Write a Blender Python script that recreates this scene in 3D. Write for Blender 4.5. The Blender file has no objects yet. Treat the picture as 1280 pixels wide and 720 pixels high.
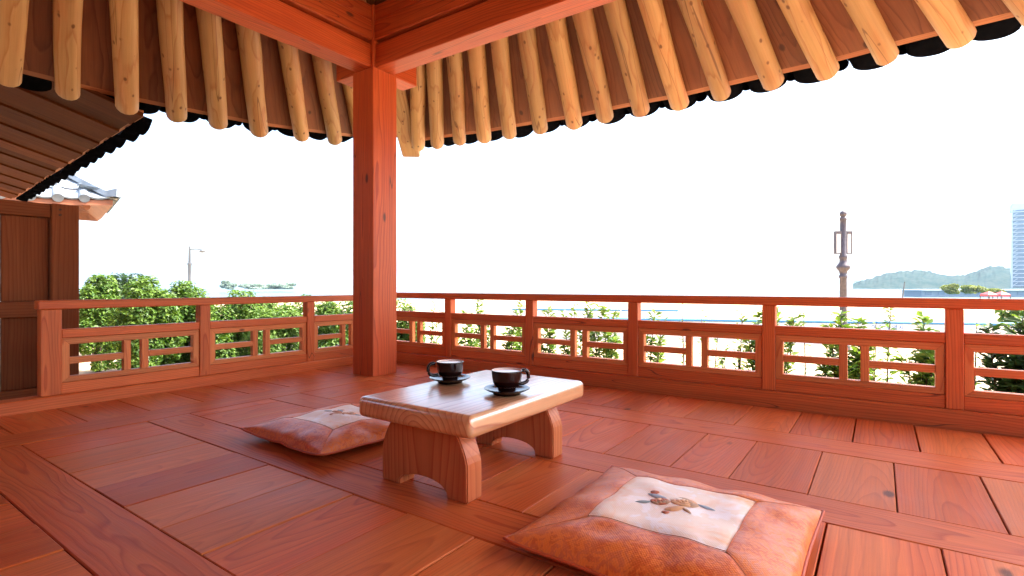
import bpy, bmesh, math, random
from mathutils import Vector, Matrix, noise as mnoise
import numpy as np

scene = bpy.context.scene
COL = scene.collection
R = math.radians
random.seed(7)

# ------------------------------------------------------------------ camera, sky, sun, exposure
CAM_H = 0.65
FPX, UC, VH = 657.0, 640.0, 357.0          # focal length in photo pixels, centre column, horizon row
YAW = R(35.0)
FW = Vector((math.cos(YAW), math.sin(YAW), 0))
RT = Vector((math.sin(YAW), -math.cos(YAW), 0))

cam_d = bpy.data.cameras.new("camera")
cam_d.sensor_width = 36.0
cam_d.lens = FPX / 1280.0 * 36.0
cam_d.shift_y = -(360.0 - VH) / 1280.0
cam_d.clip_start = 0.02
cam_d.clip_end = 20000
cam = bpy.data.objects.new("camera", cam_d)
cam.location = (0, 0, CAM_H)
cam.rotation_euler = (R(90), 0, YAW - R(90))
COL.objects.link(cam)
scene.camera = cam

SUN_DIR = Vector((0.50, -0.62, 1.22)).normalized()     # towards the sun
SUN_EL = math.asin(SUN_DIR.z)
world = bpy.data.worlds.new("World")
scene.world = world
world.use_nodes = True
wn = world.node_tree
bg = wn.nodes["Background"]
sky = wn.nodes.new("ShaderNodeTexSky")
sky.sky_type = 'NISHITA'
sky.sun_disc = False
sky.sun_elevation = SUN_EL
sky.sun_rotation = math.atan2(SUN_DIR.x, SUN_DIR.y)
sky.air_density = 1.0
sky.dust_density = 5.0
sky.ozone_density = 1.0
wn.links.new(sky.outputs[0], bg.inputs[0])
bg.inputs[1].default_value = 0.15

sun_d = bpy.data.lights.new("sun", 'SUN')
sun_d.energy = 2.6
sun_d.angle = R(0.53)
sun_d.color = (1.0, 0.95, 0.88)
sun = bpy.data.objects.new("sun", sun_d)
sun.rotation_euler = SUN_DIR.to_track_quat('Z', 'Y').to_euler()
sun.location = (5, -6, 12)
COL.objects.link(sun)

scene.view_settings.view_transform = 'Standard'
scene.view_settings.look = 'None'
scene.view_settings.exposure = 2.5
scene.view_settings.gamma = 1.0
scene.render.engine = 'CYCLES'
cy = scene.cycles
cy.use_denoising = True
try:
    cy.denoiser = 'OPENIMAGEDENOISE'
    cy.denoising_input_passes = 'RGB_ALBEDO_NORMAL'
except Exception:
    pass
cy.max_bounces = 10
cy.diffuse_bounces = 4
cy.glossy_bounces = 4
cy.transmission_bounces = 4
cy.transparent_max_bounces = 8
cy.sample_clamp_indirect = 8.0
cy.caustics_reflective = False
cy.caustics_refractive = False

# ------------------------------------------------------------------ helpers
WM = {}                                    # world matrix of every object, by name


def link(o, world=None, parent=None):
    COL.objects.link(o)
    world = world if world is not None else Matrix.Identity(4)
    if parent is not None:
        o.parent = parent
        o.matrix_basis = WM[parent.name].inverted() @ world
    else:
        o.matrix_basis = world
    WM[o.name] = world.copy()
    return o


def tag(o, label=None, cat=None, group=None, kind=None):
    if label: o["label"] = label
    if cat: o["category"] = cat
    if group: o["group"] = group
    if kind: o["kind"] = kind
    return o


def thing(name, label, cat, loc=(0, 0, 0), rz=0.0, group=None):
    o = bpy.data.objects.new(name, None)
    o.empty_display_size = 0.1
    link(o, Matrix.Translation(Vector(loc)) @ Matrix.Rotation(rz, 4, 'Z'))
    return tag(o, label, cat, group)


def structure(name):
    o = bpy.data.objects.new(name, None)
    link(o)
    o["kind"] = "structure"
    return o


def P(u, v_or_d, d=None):
    """world point seen at photo column u, at depth d; v gives the height when two numbers follow"""
    if d is None:
        d = v_or_d
        z = 0.0
    else:
        z = CAM_H + (VH - v_or_d) / FPX * d
    q = FW * d + RT * ((u - UC) / FPX * d)
    return Vector((q.x, q.y, z))


def mesh_obj(name, verts, faces, mat, parent=None, world=None, smooth=False):
    me = bpy.data.meshes.new(name)
    me.from_pydata([tuple(v) for v in verts], [], faces)
    me.update()
    if mat: me.materials.append(mat)
    if smooth:
        me.polygons.foreach_set("use_smooth", [True] * len(me.polygons))
    o = bpy.data.objects.new(name, me)
    return link(o, world, parent)


def bm_obj(name, bm, mat, parent=None, world=None, smooth=False):
    me = bpy.data.meshes.new(name)
    bm.to_mesh(me)
    bm.free()
    if mat: me.materials.append(mat)
    if smooth:
        me.polygons.foreach_set("use_smooth", [True] * len(me.polygons))
    o = bpy.data.objects.new(name, me)
    return link(o, world, parent)


BOXES = {}


def box_mesh(L, W, H, bev, mat, seg=1):
    key = (round(L, 4), round(W, 4), round(H, 4), round(bev, 4), mat.name, seg)
    if key in BOXES:
        return BOXES[key]
    bm = bmesh.new()
    bmesh.ops.create_cube(bm, size=1.0)
    for v in bm.verts:
        v.co = Vector((v.co.x * L, v.co.y * W, v.co.z * H))
    if bev > 0:
        bmesh.ops.bevel(bm, geom=list(bm.edges), offset=bev, segments=seg, affect='EDGES', profile=0.5)
    me = bpy.data.meshes.new("box")
    bm.to_mesh(me)
    bm.free()
    me.materials.append(mat)
    BOXES[key] = me
    return me


def frame(origin, x, up=Vector((0, 0, 1))):
    x = Vector(x).normalized()
    y = Vector(up).cross(x).normalized()
    z = x.cross(y).normalized()
    m = Matrix((x, y, z)).transposed().to_4x4()
    m.translation = Vector(origin)
    return m


def bar(name, p0, p1, W, H, mat, parent=None, up=(0, 0, 1), bev=0.003, seg=1):
    """a squared timber from p0 to p1 (centre line); local X runs along the grain"""
    p0, p1 = Vector(p0), Vector(p1)
    me = box_mesh((p1 - p0).length, W, H, bev, mat, seg)
    o = bpy.data.objects.new(name, me)
    return link(o, frame((p0 + p1) / 2, p1 - p0, Vector(up)), parent)


def block(name, lo, hi, mat, parent=None, axis='x', bev=0.003, seg=1):
    """axis aligned timber between two corners; axis = grain direction"""
    lo, hi = Vector(lo), Vector(hi)
    c = (lo + hi) / 2
    s = hi - lo
    if axis == 'x':
        return bar(name, (lo.x, c.y, c.z), (hi.x, c.y, c.z), s.y, s.z, mat, parent, bev=bev, seg=seg)
    if axis == 'y':
        return bar(name, (c.x, lo.y, c.z), (c.x, hi.y, c.z), s.x, s.z, mat, parent, bev=bev, seg=seg)
    return bar(name, (c.x, c.y, lo.z), (c.x, c.y, hi.z), s.y, s.x, mat, parent, up=(1, 0, 0), bev=bev, seg=seg)


def hexa(name, quad, thick, mat, parent, xdir, up=Vector((0, 0, 1))):
    """board over four world points (a, b, c, d around), thickened upwards"""
    c = sum((Vector(q) for q in quad), Vector()) / 4
    M = frame(c, xdir, up)
    Mi = M.inverted()
    n = (Vector(quad[1]) - Vector(quad[0])).cross(Vector(quad[3]) - Vector(quad[0])).normalized()
    if n.z < 0: n = -n
    lo = [Mi @ Vector(q) for q in quad]
    hi = [Mi @ (Vector(q) + n * thick) for q in quad]
    bm = bmesh.new()
    vs = [bm.verts.new(v) for v in lo + hi]
    for f in ((0, 1, 2, 3), (7, 6, 5, 4), (0, 4, 5, 1), (1, 5, 6, 2), (2, 6, 7, 3), (3, 7, 4, 0)):
        bm.faces.new([vs[i] for i in f])
    bmesh.ops.recalc_face_normals(bm, faces=bm.faces)
    return bm_obj(name, bm, mat, parent, M)


def lathe_mesh(bm, prof, n=32, cap_top=False, cap_bot=False, off=(0, 0, 0)):
    ox, oy, oz = off
    rings = []
    for r, z in prof:
        rings.append([bm.verts.new((ox + r * math.cos(2 * math.pi * i / n), oy + r * math.sin(2 * math.pi * i / n), oz + z)) for i in range(n)])
    for a, b in zip(rings, rings[1:]):
        for i in range(n):
            bm.faces.new((a[i], a[(i + 1) % n], b[(i + 1) % n], b[i]))
    if cap_bot: bm.faces.new(rings[0][::-1])
    if cap_top: bm.faces.new(rings[-1])
    return rings


def tube(bm, pts, rad, n=8, caps=True):
    pts = [Vector(p) for p in pts]
    rads = rad if isinstance(rad, (list, tuple)) else [rad] * len(pts)
    rings = []
    ref = Vector((0, 0, 1))
    for i, p in enumerate(pts):
        t = (pts[min(i + 1, len(pts) - 1)] - pts[max(i - 1, 0)]).normalized()
        r0 = ref if abs(t.dot(ref)) < 0.95 else Vector((1, 0, 0))
        a = t.cross(r0).normalized()
        b = t.cross(a).normalized()
        rings.append([bm.verts.new(p + (a * math.cos(2 * math.pi * k / n) + b * math.sin(2 * math.pi * k / n)) * rads[i]) for k in range(n)])
    for a, b in zip(rings, rings[1:]):
        for k in range(n):
            bm.faces.new((a[k], a[(k + 1) % n], b[(k + 1) % n], b[k]))
    if caps:
        bm.faces.new(rings[0][::-1])
        bm.faces.new(rings[-1])
    bmesh.ops.recalc_face_normals(bm, faces=bm.faces)


def bm_box(bm, lo, hi):
    x0, y0, z0 = lo
    x1, y1, z1 = hi
    v = [bm.verts.new(p) for p in ((x0, y0, z0), (x1, y0, z0), (x1, y1, z0), (x0, y1, z0), (x0, y0, z1), (x1, y0, z1), (x1, y1, z1), (x0, y1, z1))]
    for f in ((3, 2, 1, 0), (4, 5, 6, 7), (0, 1, 5, 4), (1, 2, 6, 5), (2, 3, 7, 6), (3, 0, 4, 7)):
        bm.faces.new([v[i] for i in f])


# ------------------------------------------------------------------ materials
class NT:
    def __init__(self, name):
        self.m = bpy.data.materials.new(name)
        self.m.use_nodes = True
        self.t = self.m.node_tree
        self.b = self.t.nodes["Principled BSDF"]
        self.out = self.t.nodes["Material Output"]

    def n(self, kind, **kw):
        nd = self.t.nodes.new(kind)
        for k, v in kw.items():
            setattr(nd, k, v)
        return nd

    def l(self, a, b):
        self.t.links.new(a, b)

    def set(self, sock, v):
        if isinstance(v, bpy.types.NodeSocket):
            self.l(v, sock)
        else:
            sock.default_value = v

    def math(self, op, a, b=0.0, c=None, clamp=False):
        nd = self.n("ShaderNodeMath", operation=op, use_clamp=clamp)
        self.set(nd.inputs[0], a)
        self.set(nd.inputs[1], b)
        if c is not None: self.set(nd.inputs[2], c)
        return nd.outputs[0]

    def noise(self, vec, scale=1.0, detail=2.0, rough=0.5, dist=0.0):
        nd = self.n("ShaderNodeTexNoise")
        if vec is not None: self.l(vec, nd.inputs["Vector"])
        nd.inputs["Scale"].default_value = scale
        nd.inputs["Detail"].default_value = detail
        nd.inputs["Roughness"].default_value = rough
        nd.inputs["Distortion"].default_value = dist
        return nd.outputs[0], nd.outputs[1]

    def comb(self, x, y, z):
        nd = self.n("ShaderNodeCombineXYZ")
        for s, v in zip(nd.inputs, (x, y, z)): self.set(s, v)
        return nd.outputs[0]

    def sep(self, v):
        nd = self.n("ShaderNodeSeparateXYZ")
        self.l(v, nd.inputs[0])
        return nd.outputs

    def ramp(self, fac, stops, interp='LINEAR'):
        nd = self.n("ShaderNodeValToRGB")
        cr = nd.color_ramp
        cr.interpolation = interp
        while len(cr.elements) < len(stops): cr.elements.new(0.5)
        for e, (p, c) in zip(cr.elements, stops):
            e.position = p
            e.color = (*c, 1) if len(c) == 3 else c
        self.l(fac, nd.inputs[0])
        return nd.outputs[0]

    def mix(self, fac, a, b, mode='MIX'):
        nd = self.n("ShaderNodeMix", data_type='RGBA', blend_type=mode)
        self.set(nd.inputs[0], fac)
        for s, v in ((nd.inputs[6], a), (nd.inputs[7], b)):
            if isinstance(v, (tuple, list)): v = (*v[:3], 1)
            self.set(s, v)
        return nd.outputs[2]

    def smooth(self, v, a, b):
        nd = self.n("ShaderNodeMapRange", interpolation_type='SMOOTHSTEP')
        self.l(v, nd.inputs[0])
        nd.inputs[1].default_value = a
        nd.inputs[2].default_value = b
        return nd.outputs[0]

    def bump(self, h, strength=0.2, dist=0.002):
        nd = self.n("ShaderNodeBump")
        nd.inputs["Strength"].default_value = strength
        nd.inputs["Distance"].default_value = dist
        self.l(h, nd.inputs["Height"])
        self.l(nd.outputs[0], self.b.inputs["Normal"])


def plain(name, col, rough=0.6, spec=0.5, metal=0.0, var=0.0, scale=6.0, bump=0.0):
    t = NT(name)
    t.b.inputs["Roughness"].default_value = rough
    t.b.inputs["Metallic"].default_value = metal
    t.b.inputs["Specular IOR Level"].default_value = spec
    if var > 0:
        tc = t.n("ShaderNodeTexCoord")
        f, _ = t.noise(tc.outputs["Object"], scale, 5, 0.6)
        k = t.smooth(f, 0.3, 0.7)
        c = t.mix(k, tuple(x * (1 - var) for x in col), tuple(min(1, x * (1 + var)) for x in col))
        t.l(c, t.b.inputs["Base Color"])
        if bump: t.bump(f, bump, 0.01)
    else:
        t.b.inputs["Base Color"].default_value = (*col, 1)
    return t.m


def wood(name, light, dark, N=110.0, pith=(0.0, 0.08), jitter=0.06, warp=0.03, rough=0.45, spec=0.5,
         knots=0.10, kscale=(1.6, 4.5), kcol=(0.06, 0.018, 0.008), fiber=0.22, var=0.13, coat=0.0, tint=None, bump=0.25, tilt=0.08, coat_rough=0.1, crack=0.0, pale=None, wear=0.0):
    t = NT(name)
    tc = t.n("ShaderNodeTexCoord")
    x, y, z = t.sep(tc.outputs["Object"])
    oi = t.n("ShaderNodeObjectInfo")
    wn_ = t.n("ShaderNodeTexWhiteNoise", noise_dimensions='1D')
    t.l(t.math('MULTIPLY', oi.outputs["Random"], 937.0), wn_.inputs["W"])
    r1, r2, r3 = t.sep(wn_.outputs["Color"])
    px = t.math('ADD', x, t.math('MULTIPLY', r1, 40.0))
    py = t.math('ADD', y, t.math('MULTIPLY', r2, 7.0))
    f1, c1 = t.noise(t.comb(t.math('MULTIPLY', px, 1.3), t.math('MULTIPLY', py, 5.0), t.math('MULTIPLY', z, 5.0)), 1.0, 2.5, 0.5)
    n0, n1, n2 = t.sep(c1)
    Y = t.math('ADD', t.math('ADD', y, pith[0]), t.math('MULTIPLY', t.math('SUBTRACT', r2, 0.5), jitter))
    Y = t.math('ADD', Y, t.math('MULTIPLY', t.math('SUBTRACT', n0, 0.5), warp * 2))
    Z = t.math('ADD', t.math('ADD', z, pith[1]), t.math('MULTIPLY', t.math('SUBTRACT', r3, 0.5), jitter))
    Z = t.math('ADD', Z, t.math('MULTIPLY', t.math('SUBTRACT', n1, 0.5), warp * 2))
    Z = t.math('ADD', Z, t.math('MULTIPLY', x, t.math('MULTIPLY', t.math('SUBTRACT', r2, 0.5), tilt)))
    dist = t.math('SQRT', t.math('ADD', t.math('MULTIPLY', Y, Y), t.math('MULTIPLY', Z, Z)))
    ring = t.math('FRACT', t.math('MULTIPLY', dist, N))
    mid = tuple(a * 0.65 + b * 0.35 for a, b in zip(light, dark))
    col = t.ramp(ring, [(0.0, light), (0.45, tuple(a * 0.85 + b * 0.15 for a, b in zip(light, dark))), (0.72, mid), (0.9, dark), (1.0, light)])
    # broad tone changes along the piece
    f2, _ = t.noise(t.comb(t.math('MULTIPLY', px, 1.1), t.math('MULTIPLY', py, 7.0), t.math('MULTIPLY', z, 7.0)), 1.0, 3, 0.6)
    tint = tint or tuple(c * k for c, k in zip(dark, (1.25, 1.15, 1.1)))
    col = t.mix(t.math('MULTIPLY', t.smooth(f2, 0.42, 0.75), 0.6), col, tint)
    if pale:
        pm = t.math('MULTIPLY', t.smooth(n2, 0.50, 0.68), 0.38)
        pm2 = t.math('MULTIPLY', t.smooth(r2, 0.70, 1.0), 0.4)
        col = t.mix(t.math('MAXIMUM', pm, pm2), col, pale)
    # long streaks
    f4, _ = t.noise(t.comb(t.math('MULTIPLY', px, 0.9), t.math('MULTIPLY', py, 42.0), t.math('MULTIPLY', z, 42.0)), 1.0, 3, 0.55)
    k4 = t.math('MULTIPLY_ADD', t.math('SUBTRACT', f4, 0.5), 0.55, 1.0)
    col = t.mix(1.0, col, t.comb(k4, k4, k4), 'MULTIPLY')
    if crack:
        f5, _ = t.noise(t.comb(t.math('MULTIPLY', px, 0.5), t.math('MULTIPLY', py, 9.0), t.math('MULTIPLY', z, 9.0)), 1.0, 1, 0.4)
        ck = t.math('SUBTRACT', 1.0, t.smooth(t.math('ABSOLUTE', t.math('SUBTRACT', f5, 0.60)), crack * 0.3, crack))
        col = t.mix(t.math('MULTIPLY', ck, 0.7), col, kcol)
    # fibres
    f3, _ = t.noise(t.comb(t.math('MULTIPLY', px, 5.0), t.math('MULTIPLY', py, 190.0), t.math('MULTIPLY', z, 190.0)), 1.0, 2, 0.6)
    k = t.math('MULTIPLY_ADD', t.math('SUBTRACT', f3, 0.5), fiber * 2, 1.0)
    k = t.math('MULTIPLY', k, t.math('MULTIPLY_ADD', r3, var * 2, 1.0 - var))
    col = t.mix(1.0, col, t.comb(k, k, k), 'MULTIPLY')
    if knots > 0:
        vo = t.n("ShaderNodeTexVoronoi")
        t.l(t.comb(t.math('MULTIPLY', px, kscale[0]), t.math('MULTIPLY', py, kscale[1]), t.math('MULTIPLY', z, kscale[1])), vo.inputs["Vector"])
        vo.inputs["Scale"].default_value = 1.0
        d = t.math('ADD', vo.outputs["Distance"], t.math('MULTIPLY', t.math('SUBTRACT', f3, 0.5), 0.03))
        kn = t.math('SUBTRACT', 1.0, t.smooth(d, knots * 0.45, knots))
        col = t.mix(t.math('MULTIPLY', kn, 0.85), col, kcol)
    t.l(col, t.b.inputs["Base Color"])
    rgh = t.math('MULTIPLY_ADD', f3, 0.16, rough - 0.08)
    if wear:
        # scuffed, dusty patches that run on from board to board
        geo = t.n("ShaderNodeNewGeometry")
        w1, _ = t.noise(geo.outputs["Position"], 2.3, 6, 0.65, 0.4)
        w2, _ = t.noise(geo.outputs["Position"], 38.0, 3, 0.6, 1.0)
        wm = t.math('MULTIPLY', t.smooth(w1, 0.46, 0.68), t.math('MULTIPLY_ADD', w2, 0.7, 0.3))
        col = t.mix(t.math('MULTIPLY', wm, wear * 0.6), col, (0.52, 0.18, 0.075))
        t.l(col, t.b.inputs["Base Color"])
        rgh = t.math('ADD', rgh, t.math('MULTIPLY', t.math('SUBTRACT', w1, 0.5), 0.35))
    t.l(rgh, t.b.inputs["Roughness"])
    t.b.inputs["Specular IOR Level"].default_value = spec
    if coat:
        t.b.inputs["Coat Weight"].default_value = coat
        t.b.inputs["Coat Roughness"].default_value = coat_rough
        t.b.inputs["Coat IOR"].default_value = 2.3
    if bump:
        t.bump(t.math('ADD', f3, t.math('MULTIPLY', ring, 0.4)), bump, 0.0015)
    return t.m


W_RED = wood("red_cedar", (0.5, 0.094, 0.022), (0.3, 0.04, 0.01), N=75, rough=0.5, spec=0.35, knots=0.085, kscale=(1.8, 4.5), crack=0.004, fiber=0.28)
W_RAIL = wood("rail_cedar", (0.58, 0.14, 0.034), (0.4, 0.068, 0.015), N=95, rough=0.5, spec=0.35, knots=0.09, kscale=(2.2, 5.0), crack=0.003, fiber=0.28)
W_FRAME = wood("lattice_pine", (0.62, 0.215, 0.066), (0.47, 0.115, 0.03), N=95, rough=0.5, spec=0.35, knots=0.05, kscale=(1.8, 4.0))
W_FLOOR = wood("floor_cedar", (0.52, 0.108, 0.026), (0.37, 0.06, 0.015), N=170, pith=(0, 0.16), jitter=0.12, rough=0.45, spec=0.11,
               knots=0.075, kscale=(1.7, 3.4), fiber=0.22, pale=(0.58, 0.205, 0.062), wear=0.4, var=0.15, warp=0.016, tilt=0.10)
W_FBEAM = wood("floor_beam_cedar", (0.54, 0.122, 0.032), (0.36, 0.058, 0.015), N=90, pith=(0.01, 0.05), jitter=0.04, rough=0.45, spec=0.11, tilt=0.02, wear=0.4,
               knots=0.075, kscale=(1.7, 3.4), fiber=0.2, var=0.08, warp=0.05)
W_LOG = wood("rafter_pine", (0.42, 0.25, 0.105), (0.325, 0.155, 0.058), N=62, pith=(0, 0.0), jitter=0.03, warp=0.035, rough=0.6, spec=0.3,
             crack=0.007, knots=0.165, kscale=(7.0, 13.0), kcol=(0.11, 0.04, 0.015), var=0.2, tint=(0.42, 0.15, 0.055), fiber=0.14)
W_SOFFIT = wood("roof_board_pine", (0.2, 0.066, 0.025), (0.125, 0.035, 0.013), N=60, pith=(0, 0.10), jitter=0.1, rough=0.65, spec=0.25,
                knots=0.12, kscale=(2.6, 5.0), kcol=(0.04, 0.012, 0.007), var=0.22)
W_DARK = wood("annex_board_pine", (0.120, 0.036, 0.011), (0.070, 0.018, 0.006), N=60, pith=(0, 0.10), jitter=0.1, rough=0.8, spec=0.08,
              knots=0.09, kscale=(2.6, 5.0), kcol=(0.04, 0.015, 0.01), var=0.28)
W_EAVE = wood("eave_lath_pine", (0.4, 0.16, 0.065), (0.3, 0.095, 0.036), N=90, rough=0.6, spec=0.3, knots=0.05)
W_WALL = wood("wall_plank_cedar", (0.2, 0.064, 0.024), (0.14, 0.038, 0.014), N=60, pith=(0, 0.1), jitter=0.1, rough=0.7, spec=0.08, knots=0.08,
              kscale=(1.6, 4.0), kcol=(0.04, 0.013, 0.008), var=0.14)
W_TOP = wood("table_pine", (0.74, 0.42, 0.2), (0.44, 0.15, 0.055), N=50, pith=(0.03, 0.045), jitter=0.0, warp=0.025, rough=0.32, spec=1.0,
             knots=0.03, kscale=(2.0, 4.0), fiber=0.1, var=0.0, coat=1.0, coat_rough=0.27, bump=0.0, tilt=0.0)
W_LEG = wood("table_leg_pine", (0.528, 0.174, 0.064), (0.387, 0.093, 0.032), N=75, pith=(0.03, 0.10), jitter=0.03, warp=0.02, rough=0.4, spec=0.4,
             knots=0.04, kscale=(2.0, 4.0), fiber=0.12, var=0.02, bump=0.1)
M_TILE = plain("dark_roof_tile", (0.003, 0.003, 0.004), 0.9, 0.0, var=0.25)
M_STONE = plain("granite_block", (0.36, 0.34, 0.31), 0.8, var=0.2, scale=14, bump=0.3)
M_TIMBERWALL = plain("brown_timber_wall", (0.20, 0.075, 0.04), 0.7, var=0.2, scale=3)
M_SUB = plain("underfloor", (0.05, 0.025, 0.015), 0.9)

# ------------------------------------------------------------------ ground, sea, hills
def ground_material():
    t = NT("sandy_soil")
    tc = t.n("ShaderNodeTexCoord")
    f, _ = t.noise(tc.outputs["Object"], 0.35, 6, 0.65)
    g, _ = t.noise(tc.outputs["Object"], 6.0, 6, 0.7)
    c = t.mix(t.smooth(f, 0.35, 0.65), (0.47, 0.33, 0.19), (0.56, 0.43, 0.28))
    c = t.mix(t.math('MULTIPLY', t.smooth(g, 0.45, 0.75), 0.45), c, (0.36, 0.25, 0.14))
    t.l(c, t.b.inputs["Base Color"])
    t.b.inputs["Roughness"].default_value = 0.95
    t.bump(g, 0.5, 0.03)
    return t.m


GZ = -0.60
SHORE = 46.0
M_SAND = ground_material()
a, b_ = P(640, SHORE), Vector((0, 0, 0))
def ground_sheet():
    far = 2600.0
    c = FW * SHORE
    v = [c - RT * far, c + RT * far, c + RT * far - FW * far, c - RT * far - FW * far]
    top = [Vector((p.x, p.y, GZ)) for p in v]
    low = [Vector((v[0].x, v[0].y, -3.5)), Vector((v[1].x, v[1].y, -3.5))]
    o = mesh_obj("ground", top + low, [(3, 2, 1, 0), (0, 1, 5, 4)], M_SAND)
    return tag(o, kind="structure")
ground_sheet()

t = NT("bounce_damping_soil")  # dark ground added round the hedge to cut light bounced from the left
tc = t.n("ShaderNodeTexCoord")
f, _ = t.noise(tc.outputs["Object"], 3.0, 6, 0.7)
t.l(t.mix(t.smooth(f, 0.35, 0.65), (0.030, 0.028, 0.014), (0.075, 0.060, 0.035)), t.b.inputs["Base Color"])
t.b.inputs["Roughness"].default_value = 0.95
t.bump(f, 0.6, 0.03)
tag(mesh_obj("bounce_damping_bed", [(x, y, GZ + 0.005) for x, y in ((-1.0, 3.75), (5.0, 3.75), (5.6, 6.2), (9.6, 11.0), (18.0, 21.0), (6.6, 21.0), (1.75, 5.0), (-1.0, 4.4))], [(0, 1, 2, 3, 4, 5, 6, 7)], t.m), kind="structure")

def water_material():
    t = NT("sea_water")
    t.b.inputs["Base Color"].default_value = (0.06, 0.12, 0.14, 1)
    t.b.inputs["Roughness"].default_value = 0.22
    t.b.inputs["IOR"].default_value = 1.33
    tc = t.n("ShaderNodeTexCoord")
    f, _ = t.noise(tc.outputs["Object"], 0.8, 4, 0.6)
    t.bump(f, 0.5, 0.3)
    return t.m
c = FW * SHORE
v = [c - FW * 0.5 - RT * 2600, c - FW * 0.5 + RT * 2600, c + FW * 4500 + RT * 2600, c + FW * 4500 - RT * 2600]
tag(mesh_obj("sea", [Vector((p.x, p.y, -1.9)) for p in v], [(0, 1, 2, 3)], water_material()), kind="structure")

def hill_material():
    t = NT("wooded_hill")
    tc = t.n("ShaderNodeTexCoord")
    f, _ = t.noise(tc.outputs["Object"], 0.12, 8, 0.8)
    c = t.mix(t.smooth(f, 0.42, 0.58), (0.014, 0.036, 0.034), (0.042, 0.058, 0.050))
    t.l(c, t.b.inputs["Base Color"])
    t.b.inputs["Specular IOR Level"].default_value = 0.0
    t.b.inputs["Roughness"].default_value = 0.95
    return t.m

def hill(name, prof, d, depth, mat, step=3.0, rough=2.2, seed=0.0):
    """a wooded headland whose skyline follows (u, v) points at depth d"""
    us = np.arange(prof[0][0], prof[-1][0] + 0.01, step)
    hs = np.interp(us, [p[0] for p in prof], [p[1] for p in prof])
    rows = 14
    verts, faces = [], []
    for j in range(rows + 1):
        s = j / rows
        k = math.sin(math.pi * s) ** 0.7
        for u, h in zip(us, hs):
            dd = d + (s - 0.5) * depth
            q = FW * dd + RT * ((u - UC) / FPX * dd)
            hh = max(0.0, (VH - h) / FPX * d + CAM_H + 1.9)
            n = mnoise.noise(Vector((q.x * 0.045, q.y * 0.045, seed))) * rough + mnoise.noise(Vector((q.x * 0.14, q.y * 0.14, seed + 5))) * rough * 0.8 + mnoise.noise(Vector((q.x * 0.4, q.y * 0.4, seed + 9))) * 1.1
            verts.append((q.x, q.y, -1.9 - 0.3 + k * (hh + n * min(1, hh / 8))))
    m = len(us)
    for j in range(rows):
        for i in range(m - 1):
            faces.append((j * m + i, j * m + i + 1, (j + 1) * m + i + 1, (j + 1) * m + i))
    o = mesh_obj(name, verts, faces, mat, smooth=False)
    return tag(o, kind="structure")
M_HILL = hill_material()
hill("hill", [(1066, 354), (1078, 350), (1092, 346.5), (1112, 342), (1130, 339.5), (1152, 338.5), (1172, 342), (1190, 344.5), (1206, 344), (1222, 339), (1238, 334), (1252, 333.5), (1268, 338), (1290, 341), (1330, 343), (1420, 351)],
     520, 240, M_HILL, step=1.2)

# ------------------------------------------------------------------ wooden floor (setting) and platform
def platform():
    bm = bmesh.new()
    bm_box(bm, (-2.0, -2.3, GZ - 0.1), (2.95, 3.45, -0.22))
    o = bm_obj("stone_platform", bm, M_STONE)
    tag(o, kind="structure")
platform()

floor = structure("floor")
block("subfloor", (-1.6, -1.9, -0.19), (3.195, 3.69, -0.060), M_SUB, floor, bev=0)
rng = random.Random(11)
XB = [(-0.85, -0.67), (-0.20, -0.02), (0.43, 0.61), (1.06, 1.25), (1.675, 1.87), (2.385, 2.60)]
for (x0, x1) in XB:
    block("floor_beam", (x0 + 0.0015, -1.28, -0.06), (x1 - 0.0015, 2.878, 0.0), W_FBEAM, floor, 'y', bev=0.003)
block("floor_beam", (-1.5, 2.881, -0.06), (3.078, 3.10, 0.0005), W_FBEAM, floor, 'x', bev=0.003)
block("floor_beam", (-1.5, -1.50, -0.06), (3.078, -1.283, 0.0005), W_FBEAM, floor, 'x', bev=0.003)

def plank_row(x0, x1, y0, joints, y1):
    ys = [y0] + list(joints) + [y1]
    for a, b in zip(ys, ys[1:]):
        g = rng.choice([0.0012, 0.0016, 0.0022, 0.0034])
        dz = rng.uniform(-0.0022, 0.0012)
        block("plank", (x0 + 0.001, a + g, -0.05), (x1 - 0.001, b - g * 0.6, dz), W_FLOOR, floor, 'x', bev=0.0022)

def joints(start, step, lo, hi, jit=0.012):
    out, y = [], start
    while y - step > lo + 0.05: y -= step
    while y < hi - 0.05:
        if y > lo + 0.05: out.append(y + rng.uniform(-jit, jit))
        y += step
    return out
plank_row(-0.67, -0.20, -1.28, joints(0.1, 0.24, -1.28, 2.88), 2.88)
plank_row(-0.02, 0.43, -1.28, joints(1.41, 0.245, -1.28, 2.88), 2.88)
plank_row(0.61, 1.06, -1.28, joints(0.85, 0.24, -1.28, 1.0) + [1.106, 1.344, 1.577, 1.82, 2.06, 2.30, 2.58], 2.88)
plank_row(1.25, 1.675, -1.28, joints(0.113, 0.242, -1.28, 2.88, 0.006), 2.88)
plank_row(1.87, 2.385, -1.28, [-1.05, -0.79, -0.53, -0.28, -0.04, 0.185, 0.42, 0.62, 0.879, 1.12, 1.36, 1.60, 1.85, 2.09, 2.34, 2.60], 2.88)
plank_row(2.60, 3.08, -1.28, [-1.07, -0.84, -0.61, -0.369, -0.13, 0.0945, 0.33, 0.56, 0.793, 1.028, 1.242, 1.48, 1.71, 1.95, 2.19, 2.43, 2.66], 2.88)
# the outer strip behind the pillar line, planks running across it
xs = [-1.5] + [round(-1.2 + 0.262 * i, 3) for i in range(16)] + [3.08]
xs = [x for x in xs if x <= 3.08]
for a, b in zip(xs, xs[1:]):
    if b - a < 0.06: continue
    block("plank", (a + 0.0015, 3.101, -0.05), (b - 0.0015, 3.58, rng.uniform(-0.002, 0.001)), W_FLOOR, floor, 'y', bev=0.0022)

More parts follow.
